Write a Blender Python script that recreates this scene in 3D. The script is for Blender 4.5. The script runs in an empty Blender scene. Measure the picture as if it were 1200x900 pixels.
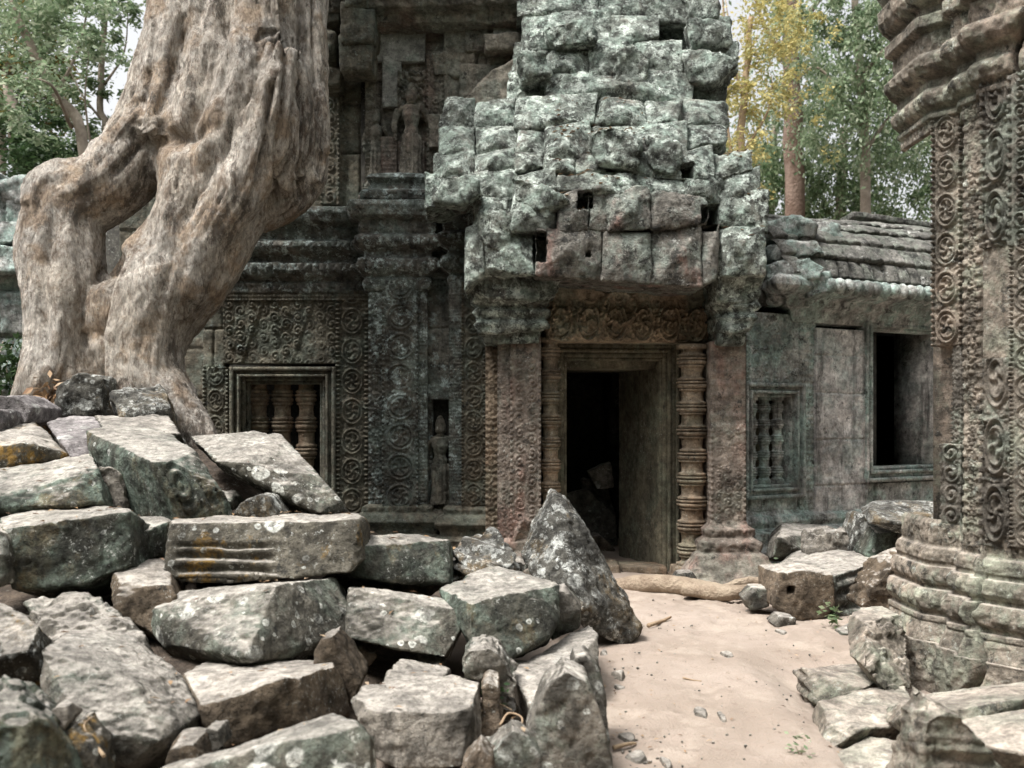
import bpy, bmesh, math, random
import numpy as np
from mathutils import Vector
random.seed(7)
R = math.radians
scene = bpy.context.scene
# ---------------------------------------------------------------- camera, sky, sun, exposure
FP = 1167.0; HZ = 490.0; EYE = 1.6
cam_d = bpy.data.cameras.new('camera'); cam = bpy.data.objects.new('camera', cam_d)
scene.collection.objects.link(cam); scene.camera = cam
cam.location = (0, 0, EYE); cam.rotation_euler = (R(90), 0, 0)
cam_d.sensor_width = 36; cam_d.lens = 36 * FP / 1200; cam_d.shift_y = (HZ - 450) / 1200
cam_d.clip_start = 0.05; cam_d.clip_end = 500
cam_d.dof.use_dof = True; cam_d.dof.focus_distance = 8.3; cam_d.dof.aperture_fstop = 2.2
SUN_EL, SUN_AZ = R(62), R(-122)      # azimuth measured from +Y towards +X
wd = bpy.data.worlds.new('World'); scene.world = wd; wd.use_nodes = True
nt = wd.node_tree; bg = nt.nodes['Background']
sky = nt.nodes.new('ShaderNodeTexSky'); sky.sky_type = 'NISHITA'; sky.sun_disc = False
sky.sun_elevation = SUN_EL; sky.sun_rotation = SUN_AZ; sky.air_density = 1.2; sky.dust_density = 6; sky.ozone_density = 1
hs = nt.nodes.new('ShaderNodeHueSaturation'); hs.inputs['Saturation'].default_value = 0.12
nt.links.new(sky.outputs[0], hs.inputs['Color']); nt.links.new(hs.outputs[0], bg.inputs['Color'])
bg.inputs['Strength'].default_value = 0.15
sd = bpy.data.lights.new('sun', 'SUN'); sd.energy = 2.4; sd.angle = R(16); sd.color = (1, .965, .92)
sun = bpy.data.objects.new('sun', sd); scene.collection.objects.link(sun)
sdir = Vector((math.sin(SUN_AZ) * math.cos(SUN_EL), math.cos(SUN_AZ) * math.cos(SUN_EL), math.sin(SUN_EL)))
sun.rotation_euler = sdir.to_track_quat('Z', 'Y').to_euler(); sun.location = (0, 0, 20)
scene.view_settings.view_transform = 'Standard'; scene.view_settings.look = 'None'
scene.view_settings.exposure = 0.98; scene.view_settings.gamma = 1
scene.cycles.max_bounces = 5; scene.cycles.diffuse_bounces = 3; scene.cycles.glossy_bounces = 1
scene.cycles.transmission_bounces = 3; scene.cycles.transparent_max_bounces = 4
scene.cycles.caustics_reflective = False; scene.cycles.caustics_refractive = False

# ---------------------------------------------------------------- helpers
def pt(px, py, Y):
    return np.array(((px - 600) / FP * Y, Y, EYE - (py - HZ) / FP * Y))
def zz(py, Y): return EYE - (py - HZ) / FP * Y
def xx(px, Y): return (px - 600) / FP * Y
def _h(ix, iy, iz, s):
    h = (ix.astype(np.int64) * 374761393 + iy.astype(np.int64) * 668265263 + iz.astype(np.int64) * 2147483647 + s * 974634777) & 0xffffffff
    h = ((h ^ (h >> 13)) * 1274126177) & 0xffffffff
    h = ((h ^ (h >> 16)) * 2246822519) & 0xffffffff
    h = h ^ (h >> 15)
    return (h & 0xffffff) / float(0xffffff)
def vnoise(P, s=0):
    i = np.floor(P).astype(np.int64); f = P - i; f = f * f * (3 - 2 * f)
    x, y, z = i[:, 0], i[:, 1], i[:, 2]; fx, fy, fz = f[:, 0], f[:, 1], f[:, 2]
    r = 0
    for dx in (0, 1):
        wx = fx if dx else 1 - fx
        for dy in (0, 1):
            wy = fy if dy else 1 - fy
            for dz in (0, 1):
                wz = fz if dz else 1 - fz
                r = r + wx * wy * wz * _h(x + dx, y + dy, z + dz, s)
    return r * 2 - 1
def fbm(P, sc, octv=4, s=0, gain=.5, stretch=(1, 1, 1)):
    Q = np.asarray(P) * np.array(stretch) * sc; a = 1; r = 0; t = 0
    for k in range(octv):
        r = r + a * vnoise(Q + 17.3 * k, s + k); t += a; a *= gain; Q = Q * 2.03
    return r / t
def sstep(a, b, x):
    t = np.clip((x - a) / (b - a), 0, 1); return t * t * (3 - 2 * t)
WO = {}
def tag(o, label=None, cat=None, group=None, kind=None):
    if label: o['label'] = label
    if cat: o['category'] = cat
    if group: o['group'] = group
    if kind: o['kind'] = kind
    return o
def thing(name, label, cat, loc, group=None):
    o = bpy.data.objects.new(name, None); scene.collection.objects.link(o); o.location = loc
    o.empty_display_size = .2
    WO[o] = np.array(loc, float); return tag(o, label, cat, group)
def mesh_of(name, V, F):
    V = np.asarray(V, float); me = bpy.data.meshes.new(name)
    Fs = F if isinstance(F, list) and len(F) and isinstance(F[0], np.ndarray) else None
    if Fs is None:
        if isinstance(F, np.ndarray): Fs = [F]
        else:
            me.from_pydata([tuple(v) for v in V], [], [tuple(f) for f in F]); return me
    me.vertices.add(len(V)); me.vertices.foreach_set('co', V.astype(np.float32).ravel())
    Fs = [a for a in Fs if len(a)]
    nl = sum(a.size for a in Fs); npoly = sum(len(a) for a in Fs)
    me.loops.add(nl); me.polygons.add(npoly)
    me.loops.foreach_set('vertex_index', np.concatenate([a.ravel() for a in Fs]).astype(np.int32))
    tot = np.concatenate([np.full(len(a), a.shape[1]) for a in Fs]).astype(np.int32)
    st = np.concatenate(([0], np.cumsum(tot)[:-1])).astype(np.int32)
    me.polygons.foreach_set('loop_start', st); me.polygons.foreach_set('loop_total', tot)
    me.update(calc_edges=True); me.validate(); return me
def mk(name, V, F, mat, parent=None, smooth=True, label=None, cat=None, group=None, kind=None, origin=None):
    V = np.asarray(V, float)
    if parent is not None: W = WO[parent]; loc = (0, 0, 0)
    else:
        if origin is None:
            W = np.array([(V[:, 0].min() + V[:, 0].max()) / 2, (V[:, 1].min() + V[:, 1].max()) / 2, V[:, 2].min()])
        else: W = np.array(origin, float)
        loc = tuple(W)
    me = mesh_of(name, V - W, F)
    if smooth: me.polygons.foreach_set('use_smooth', np.ones(len(me.polygons), bool))
    me.materials.append(mat)
    o = bpy.data.objects.new(name, me); scene.collection.objects.link(o); o.location = loc
    if parent is not None: o.parent = parent
    WO[o] = W
    return tag(o, label, cat, group, kind)
def join(parts):
    V = []; Q = []; T = []; n = 0
    for v, F in parts:
        Fs = F if isinstance(F, list) else [F]
        for a in Fs:
            if len(a) == 0: continue
            (Q if a.shape[1] == 4 else T).append(a + n)
        V.append(v); n += len(v)
    out = []
    if Q: out.append(np.concatenate(Q))
    if T: out.append(np.concatenate(T))
    return np.concatenate(V), out
def grid(nu, nv, off=0):
    i = np.arange(nu - 1)[:, None] * nv + np.arange(nv - 1)[None]
    return np.stack([i, i + nv, i + nv + 1, i + 1], -1).reshape(-1, 4) + off
def boxm(a, b):
    x0, y0, z0 = a; x1, y1, z1 = b
    V = np.array([(x0, y0, z0), (x1, y0, z0), (x1, y1, z0), (x0, y1, z0), (x0, y0, z1), (x1, y0, z1), (x1, y1, z1), (x0, y1, z1)], float)
    F = np.array([(0, 3, 2, 1), (4, 5, 6, 7), (0, 1, 5, 4), (1, 2, 6, 5), (2, 3, 7, 6), (3, 0, 4, 7)])
    return V, F
def hexm(bottom, top):      # four bottom + four top world points, same order, any shape
    V = np.array(list(bottom) + list(top), float)
    F = np.array([(0, 3, 2, 1), (4, 5, 6, 7), (0, 1, 5, 4), (1, 2, 6, 5), (2, 3, 7, 6), (3, 0, 4, 7)])
    return V, F
def hull(P):
    bm = bmesh.new()
    for p in P: bm.verts.new(tuple(p))
    bmesh.ops.convex_hull(bm, input=list(bm.verts))
    for v in [v for v in bm.verts if not v.link_faces]: bm.verts.remove(v)
    bm.verts.index_update()
    V = np.array([tuple(v.co) for v in bm.verts]); F = [tuple(v.index for v in f.verts) for f in bm.faces]
    bm.free(); return V, F
def clip(P, c, n):           # keep side (p-c).n<0 of a convex point set
    bm = bmesh.new()
    for p in P: bm.verts.new(tuple(p))
    bmesh.ops.convex_hull(bm, input=list(bm.verts))
    bmesh.ops.bisect_plane(bm, geom=list(bm.verts) + list(bm.edges) + list(bm.faces), plane_co=tuple(c), plane_no=tuple(n), clear_outer=True)
    V = np.array([tuple(v.co) for v in bm.verts]); bm.free(); return V
def chip(P, rng, n, amt=.12):
    P = np.asarray(P, float)
    for k in range(n):
        d = rng.normal(size=3); d /= np.linalg.norm(d)
        s = P @ d; ext = s.max() - s.min(); c = P[np.argmax(s)] - d * ext * amt * rng.uniform(.25, 1)
        Q = clip(P, c, d)
        if len(Q) > 6: P = Q
    return P
def remesh(V, F, vox, smooth=2):
    me = mesh_of('tmp', V, F); o = bpy.data.objects.new('tmp', me); scene.collection.objects.link(o)
    m = o.modifiers.new('r', 'REMESH'); m.mode = 'VOXEL'; m.voxel_size = vox; m.adaptivity = 0
    if smooth:
        m = o.modifiers.new('s', 'SMOOTH'); m.factor = .5; m.iterations = smooth
    dg = bpy.context.evaluated_depsgraph_get(); ev = o.evaluated_get(dg); m2 = ev.to_mesh()
    n = len(m2.vertices); co = np.empty(n * 3, np.float32); m2.vertices.foreach_get('co', co)
    no = np.empty(n * 3, np.float32); m2.vertices.foreach_get('normal', no)
    L = np.empty(len(m2.loops), np.int32); m2.loops.foreach_get('vertex_index', L)
    T = np.empty(len(m2.polygons), np.int32); m2.polygons.foreach_get('loop_total', T)
    S = np.empty(len(m2.polygons), np.int32); m2.polygons.foreach_get('loop_start', S)
    ev.to_mesh_clear(); bpy.data.objects.remove(o); bpy.data.meshes.remove(me)
    out = []
    for k in (4, 3):
        s = S[T == k]
        if len(s): out.append(L[s[:, None] + np.arange(k)])
    return co.reshape(-1, 3).astype(float), out, no.reshape(-1, 3).astype(float)
def rock(P, vox, rough=.02, cuts=5, amt=.12, seed=0, holes=(), strata=0., strata_f=16., mould=None, smooth=1, tris=None):
    rng = np.random.default_rng(seed * 7 + 11)
    P = chip(P, rng, cuts, amt) if cuts else np.asarray(P, float)
    V, F = hull(P)
    V, F, N = remesh(V, F, vox, smooth)
    so = rng.uniform(-50, 50, 3)
    big = fbm(V + so, 2.6, 3, seed); mid = fbm(V + so, 9, 3, seed + 3); fine = fbm(V + so, 30, 3, seed + 5)
    facet = np.abs(fbm(V + so, 5, 2, seed + 8)); facet = sstep(.12, .3, facet) - .5
    ca = fbm(V + so, 4.5, 2, seed + 21); ledge = (np.floor(ca * 5) + sstep(.75, 1, ca * 5 - np.floor(ca * 5))) / 5
    d = rough * (.55 * big + .5 * mid + .42 * fine + .45 * facet + 1.1 * ledge)
    pit = sstep(.45, .7, fbm(V + so, 14, 2, seed + 9)); d -= rough * .6 * pit
    if strata:
        tlt = V @ np.array([.12, .2, 1.]) + .04 * big
        st = fbm(np.stack([tlt * strata_f, V[:, 0] * 1.2, V[:, 1] * 1.2], 1), 1, 3, seed + 2)
        side = 1 - np.abs(N[:, 2]) ** 2
        d += strata * np.sign(st) * np.abs(st) ** .6 * side
    if mould is not None: d += mould(V, N)
    V = V + N * d[:, None]
    for (hx, hy, rx, ry, dep) in holes:
        px = 600 + V[:, 0] / V[:, 1] * FP; py = HZ - (V[:, 2] - EYE) / V[:, 1] * FP
        m = (np.abs(px - hx) < rx) & (np.abs(py - hy) < ry) & (N[:, 1] < -.2)
        V[m, 1] += dep
    return V, F
def PR(front, Y, L=.6, dz=0, dx=0):       # prism: a front outline at distance Y and its copy L metres further back
    out = []
    for p in front:
        w = pt(p[0], p[1], p[2] if len(p) > 2 else Y); out.append(w); out.append(w + np.array((dx, L, dz)))
    return np.array(out)
def HP(pts, L=.4, dn=.3):                  # measured points plus hidden copies behind and below
    out = []
    for p in pts:
        w = pt(*p); out.append(w); out.append(w + np.array((0, L, -dn)))
    return np.array(out)
def sph_chain(chain, seg=14):             # chain of (world point, radius) -> closed tube
    C = np.array([c for c, r in chain]); r = np.array([q for c, q in chain])
    T = np.gradient(C, axis=0); T /= np.linalg.norm(T, axis=1)[:, None] + 1e-9
    up = np.array((0.31, .95, .1)); A = np.cross(T, up); A /= np.linalg.norm(A, axis=1)[:, None] + 1e-9; B = np.cross(T, A)
    a = np.linspace(0, 2 * math.pi, seg, endpoint=False)
    V = C[:, None] + r[:, None, None] * (np.cos(a)[None, :, None] * A[:, None] + np.sin(a)[None, :, None] * B[:, None])
    n = len(C); i = np.arange(n - 1)[:, None] * seg; j = np.arange(seg)[None]; k = (j + 1) % seg
    F = np.stack([i + j, i + k, i + seg + k, i + seg + j], -1).reshape(-1, 4)
    V = V.reshape(-1, 3); V = np.vstack([V, C[0], C[-1]])
    jj = np.arange(seg); kk = (jj + 1) % seg
    T1 = np.stack([np.full(seg, n * seg), kk, jj], -1); T2 = np.stack([np.full(seg, n * seg + 1), (n - 1) * seg + jj, (n - 1) * seg + kk], -1)
    return V, [F, np.vstack([T1, T2])]
def spline(pts, n):                       # Catmull-Rom through rows of any width
    P = np.asarray(pts, float); P = np.vstack([2 * P[0] - P[1], P, 2 * P[-1] - P[-2]]); out = []
    m = len(P) - 3
    for i in range(m):
        for t in np.linspace(0, 1, n, endpoint=False):
            a, b, c, d = P[i], P[i + 1], P[i + 2], P[i + 3]
            out.append(.5 * ((2 * b) + (-a + c) * t + (2 * a - 5 * b + 4 * c - d) * t * t + (-a + 3 * b - 3 * c + d) * t ** 3))
    out.append(P[-2]); return np.array(out)
def lathe(cx, cy, prof, seg=28, flute=0):
    P = np.array(prof, float); a = np.linspace(0, 2 * math.pi, seg, endpoint=False)
    V = np.stack([cx + P[:, 0, None] * np.cos(a), cy + P[:, 0, None] * np.sin(a), np.repeat(P[:, 1, None], seg, 1)], -1)
    n = len(P); i = np.arange(n - 1)[:, None] * seg; j = np.arange(seg)[None]; k = (j + 1) % seg
    F = np.stack([i + j, i + k, i + seg + k, i + seg + j], -1).reshape(-1, 4)
    return V.reshape(-1, 3), F
# relief panel: a solid slab standing on A..B with height z0..z1, its outer face carved by hf(U,V) in metres
def panel(A, B, z0, z1, hf, thick=.25, res=.012, er=.006, seed=0):
    A = np.array(A[:2], float); B = np.array(B[:2], float); W = np.linalg.norm(B - A); d = (B - A) / W; n = np.array((d[1], -d[0]))
    H = z1 - z0; nu = max(3, int(W / res) + 1); nv = max(3, int(H / res) + 1)
    u = np.linspace(0, W, nu); v = np.linspace(0, H, nv); U, Vv = np.meshgrid(u, v, indexing='ij')
    h = hf(U, Vv, W, H) if hf is not None else np.zeros_like(U)
    P = np.stack([A[0] + d[0] * U, A[1] + d[1] * U, z0 + Vv], -1).reshape(-1, 3)
    e = er * (fbm(P, 4, 3, seed) * 1.3 + fbm(P, 22, 3, seed + 1) * .8)
    wear = sstep(.1, .5, fbm(P, 2.5, 3, seed + 4))
    hh = 1.5 * h.ravel() * (1 - .5 * wear) + e - .6 * er * sstep(.4, .6, fbm(P, 8, 3, seed + 6))
    P[:, 0] += n[0] * hh; P[:, 1] += n[1] * hh
    P = P.reshape(nu, nv, 3)
    back = P.copy(); base = np.stack([A[0] + d[0] * U, A[1] + d[1] * U], -1); back[..., 0] = base[..., 0] - n[0] * thick; back[..., 1] = base[..., 1] - n[1] * thick
    # border ring goes back
    full = np.empty((nu + 2, nv + 2, 3)); full[1:-1, 1:-1] = P
    full[0, 1:-1] = back[0]; full[-1, 1:-1] = back[-1]; full[1:-1, 0] = back[:, 0]; full[1:-1, -1] = back[:, -1]
    full[0, 0] = back[0, 0]; full[0, -1] = back[0, -1]; full[-1, 0] = back[-1, 0]; full[-1, -1] = back[-1, -1]
    F = grid(nu + 2, nv + 2); c = (nu + 2) * (nv + 2)
    q = np.array([[0, nv + 1, (nu + 1) * (nv + 2) + nv + 1, (nu + 1) * (nv + 2)]])
    return full.reshape(-1, 3), np.vstack([F, q])
# moulding: profile (offset, z) swept along a plan polyline, outward = right-hand side of travel turned to the viewer
def sweep(plan, prof, orn=None, res=.014, er=.008, seed=0, wrap=.35, crack=None):
    P = [np.array(p, float) for p in plan]
    if wrap:
        P = [P[0] + np.array((0, wrap))] + P + [P[-1] + np.array((0, wrap))]
    P = np.array(P); D = P[1:] - P[:-1]; D /= np.linalg.norm(D, axis=1)[:, None]; Nn = np.stack([D[:, 1], -D[:, 0]], 1)
    M = [Nn[0]]
    for i in range(1, len(P) - 1):
        m = Nn[i - 1] + Nn[i]; q = m @ Nn[i]; M.append(m / max(q, .35))
    M.append(Nn[-1]); M = np.array(M)
    S, pos, mit = [], [], []; s = 0
    for i in range(len(P) - 1):
        L = np.linalg.norm(P[i + 1] - P[i]); k = max(2, int(L / res) + 1)
        for t in np.linspace(0, 1, k, endpoint=(i == len(P) - 2)):
            pos.append(P[i] * (1 - t) + P[i + 1] * t); mit.append(M[i] * (1 - t) + M[i + 1] * t); S.append(s + L * t)
        s += L
    pos = np.array(pos); mit = np.array(mit); S = np.array(S)
    pr = []; pp = np.array(prof, float)
    for i in range(len(pp) - 1):
        L = np.linalg.norm(pp[i + 1] - pp[i]); k = max(1, int(L / res))
        for t in np.linspace(0, 1, k, endpoint=False): pr.append(pp[i] * (1 - t) + pp[i + 1] * t)
    pr.append(pp[-1]); pr = np.array(pr)
    off = np.repeat(pr[None, :, 0], len(S), 0); z = np.repeat(pr[None, :, 1], len(S), 0)
    V = np.stack([pos[:, 0, None] + mit[:, 0, None] * off, pos[:, 1, None] + mit[:, 1, None] * off, z], -1)
    Q = V.reshape(-1, 3)
    e = er * (1.4 * fbm(Q, 3.5, 3, seed) + .9 * fbm(Q, 16, 3, seed + 1)) - er * 2.2 * sstep(.3, .6, fbm(Q, 5, 3, seed + 2))
    dz = er * .8 * fbm(Q, 6, 3, seed + 5)
    o2 = e.reshape(off.shape)
    if orn is not None: o2 = o2 + orn(S[:, None] + 0 * z, z)
    if crack is not None: o2 = o2 + crack(S[:, None] + 0 * z, z)
    V[..., 0] += mit[:, 0, None] * o2; V[..., 1] += mit[:, 1, None] * o2; V[..., 2] += dz.reshape(off.shape)
    return V.reshape(-1, 3), grid(len(S), len(pr))[:, ::-1].copy()
def bands(lst, dense=.007):
    def f(S, z):
        o = np.zeros_like(z); nz = np.tanh(5 * fbm(np.stack([S.ravel(), z.ravel(), 0 * z.ravel()], 1), 34, 2, 77)).reshape(z.shape)
        for (z0, z1, p, a) in lst:
            m = sstep(z0, z0 + .012, z) * (1 - sstep(z1 - .012, z1, z)); v = (z - z0) / (z1 - z0)
            o += m * dense * nz
            o += m * a * (np.abs(np.sin(math.pi * S / p)) ** .7 - .5 + .35 * np.cos(6.28 * S / p) * np.cos(6.28 * v))
        return o
    return f
# ---- carving height functions
def F2(U, V, sc, s, o=3): return fbm(np.stack([U.ravel(), V.ravel(), 0 * U.ravel() + s * 3.1], 1), sc, o, s).reshape(U.shape)
def roundels(pitch, amp=.02, edge=.03, s=1):
    def f(U, V, W, H):
        r0 = W / 2 - edge; c = (V / pitch); k = np.floor(c); y = (c - k - .5) * pitch; x = (U - W / 2)
        x = x / 1.0; sy = pitch / 2; q = np.sqrt((x / r0) ** 2 + (y / sy / .97) ** 2); th = np.arctan2(y, x)
        ring = np.exp(-((q - .84) / .09) ** 2) + .8 * np.exp(-((q - .58) / .06) ** 2)
        tw = np.where(np.mod(k, 2) == 0, 1, -1)
        rn = _h(k.astype(int), 0 * k.astype(int), 0 * k.astype(int), s); pn = np.floor(rn * 4) + 3
        pet = (.5 + .5 * np.cos(th * pn * tw + q * 7 + rn * 6.28)) * np.exp(-((q - .36) / .2) ** 2)
        eye = np.exp(-(q / .13) ** 2)
        leaf = .6 * np.abs(F2(U, V, 28, s)) * (q > .95)
        h = amp * (ring + pet * .9 + eye + leaf * 2)
        bd = ((U < edge * .8) | (U > W - edge * .8)); bdh = amp * (.6 + .45 * np.sign(np.sin(V / pitch * 40)))
        return np.where(bd, bdh, h)
    return f
def foliage(amp=.02, sc=9, s=2, bead=True):
    def f(U, V, W, H):
        x = np.abs(U - W / 2); w = F2(x, V, sc * .5, s) * .12; w2 = F2(x + 5, V, sc * .5, s + 1) * .12
        a = np.abs(np.sin((x + w) * sc * 3.4 + 2.2 * np.sin((V + w2) * sc * 2.1)))
        b = np.abs(np.sin((V + w2) * sc * 3.9 + 2.0 * np.sin((x + w) * sc * 2.6)))
        h = amp * (1.1 * (a * b) ** .8 + .6 * (F2(U, V, sc * 4.5, s + 3) > .05))
        if bead:
            bd = (U < .03) | (U > W - .03); h = np.where(bd, amp * (.5 + .4 * np.sign(np.sin(V * 90))), h)
        return h
    return f
def scroll(amp=.018, cw=.11, s=7, edge=.03):
    def f(U, V, W, H):
        n = max(1, int(round((W - 2 * edge) / cw))); w = (W - 2 * edge) / n; x = (U - edge) / w + .06 * F2(U, V, 6, s); i = np.floor(x); y = V / (w * 1.15) + .5 * (np.mod(i, 2)) + .08 * F2(U, V, 5, s + 1); j = np.floor(y)
        a = (x - i - .5) * 2; b = (y - j - .5) * 2; q = np.hypot(a, b); th = np.arctan2(b, a); tw = np.where(np.mod(i + j, 2) == 0, 1, -1)
        ph = _h(i.astype(int), j.astype(int), 0 * i.astype(int), s) * 6.28
        h = (.5 + .5 * np.cos(th * tw + q * 11 + ph)) * sstep(1.15, .75, q) + np.exp(-(q / .18) ** 2) + .5 * (q > 1.0) * np.abs(F2(U, V, 35, s)) * 2
        h = amp * h * (.8 + .5 * F2(U, V, 3, s + 4))
        bd = (U < edge) | (U > W - edge); return np.where(bd, amp * (.5 + .35 * np.sign(np.sin(V * 110)) * (np.abs(U - W / 2) > W / 2 - edge * .7)), h)
    return f
def lozenge(p=.09, amp=.015, s=3):
    def f(U, V, W, H):
        a = np.cos(6.283 * (U + V * .7) / p) * np.cos(6.283 * (U - V * .7) / p)
        return amp * (np.clip(a, -.3, .8) + .7 * F2(U, V, 30, s))
    return f
def ashlar(rows, cols, g=.02, w=.012, s=1, amp=.02):
    # worn coursed blocks: rows = list of heights, joints staggered
    rng = np.random.default_rng(s); R0 = np.array(rows)
    J = [np.sort(rng.uniform(0, 1, cols)) for _ in range(len(rows) + 1)]
    def f(U, V, W, H):
        h = np.zeros_like(U); wig = .012 * F2(U, V, 3, s)
        for r in R0: h -= g * np.exp(-((V + wig - r * H) / w) ** 2)
        idx = np.searchsorted(R0 * H, (V + wig).ravel()).reshape(V.shape)
        for i in range(len(R0) + 1):
            m = idx == i
            for k, j in enumerate(J[i]):
                h -= m * g * np.exp(-((U + wig - j * W) / w) ** 2)
            blk = np.searchsorted(J[i] * W, (U + wig).ravel()).reshape(U.shape)
            h += m * (_h(blk, np.full_like(blk, i), blk * 0, s) - .5) * amp
        return h + amp * .5 * F2(U, V, 6, s + 2)
    return f
def frame_steps(n, w, d):                # n stepped fillets rising to the border of a frame strip
    def f(U, V, W, H):
        return d * (np.floor(np.clip(U / w * n, 0, n)) / n)
    return f
# ---------------------------------------------------------------- materials
class NB:
    def __init__(s, name):
        s.m = bpy.data.materials.new(name); s.m.use_nodes = True; s.t = s.m.node_tree; s.b = s.t.nodes['Principled BSDF']
        s.b.inputs['Roughness'].default_value = .92; s.b.inputs['Specular IOR Level'].default_value = .25
        g = s.t.nodes.new('ShaderNodeNewGeometry'); s.pos = g.outputs['Position']; s.nor = g.outputs['Normal']; s.geo = g
    def lk(s, a, b): s.t.links.new(a, b)
    def mp(s, sc=(1, 1, 1), rot=(0, 0, 0), loc=(0, 0, 0)):
        n = s.t.nodes.new('ShaderNodeMapping'); n.inputs['Scale'].default_value = sc; n.inputs['Rotation'].default_value = rot; n.inputs['Location'].default_value = loc
        s.lk(s.pos, n.inputs['Vector']); return n.outputs[0]
    def noise(s, sc, det=4, rough=.55, vec=None, dist=0, out=0):
        n = s.t.nodes.new('ShaderNodeTexNoise'); n.inputs['Scale'].default_value = sc; n.inputs['Detail'].default_value = det
        n.inputs['Roughness'].default_value = rough; n.inputs['Distortion'].default_value = dist
        s.lk(vec or s.pos, n.inputs['Vector']); return n.outputs[out]
    def vor(s, sc, vec=None, feat='F1', out='Distance'):
        n = s.t.nodes.new('ShaderNodeTexVoronoi'); n.feature = feat; n.inputs['Scale'].default_value = sc
        s.lk(vec or s.pos, n.inputs['Vector']); return n.outputs[out]
    def rng(s, v, a, b, c=0, d=1):
        n = s.t.nodes.new('ShaderNodeMapRange'); n.interpolation_type = 'SMOOTHSTEP'
        for i, x in enumerate((a, b, c, d)): n.inputs[i + 1].default_value = x
        s.lk(v, n.inputs[0]); return n.outputs[0]
    def mth(s, op, a, b=0):
        n = s.t.nodes.new('ShaderNodeMath'); n.operation = op
        for i, x in enumerate((a, b)):
            if isinstance(x, (int, float)): n.inputs[i].default_value = x
            else: s.lk(x, n.inputs[i])
        return n.outputs[0]
    def mix(s, fac, a, b):
        n = s.t.nodes.new('ShaderNodeMix'); n.data_type = 'RGBA'
        if isinstance(fac, (int, float)): n.inputs[0].default_value = fac
        else: s.lk(fac, n.inputs[0])
        for i, x in ((6, a), (7, b)):
            if isinstance(x, tuple): n.inputs[i].default_value = (*x, 1)
            else: s.lk(x, n.inputs[i])
        return n.outputs[2]
    def up(s, a, b):
        n = s.t.nodes.new('ShaderNodeSeparateXYZ'); s.lk(s.nor, n.inputs[0]); return s.rng(n.outputs[2], a, b)
    def bump(s, hs, dist=.02, st=1):
        n = s.t.nodes.new('ShaderNodeBump'); n.inputs['Distance'].default_value = dist; n.inputs['Strength'].default_value = st
        s.lk(hs, n.inputs['Height']); s.lk(n.outputs[0], s.b.inputs['Normal'])
    def done(s, col):
        s.lk(col, s.b.inputs['Base Color']); return s.m
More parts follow.
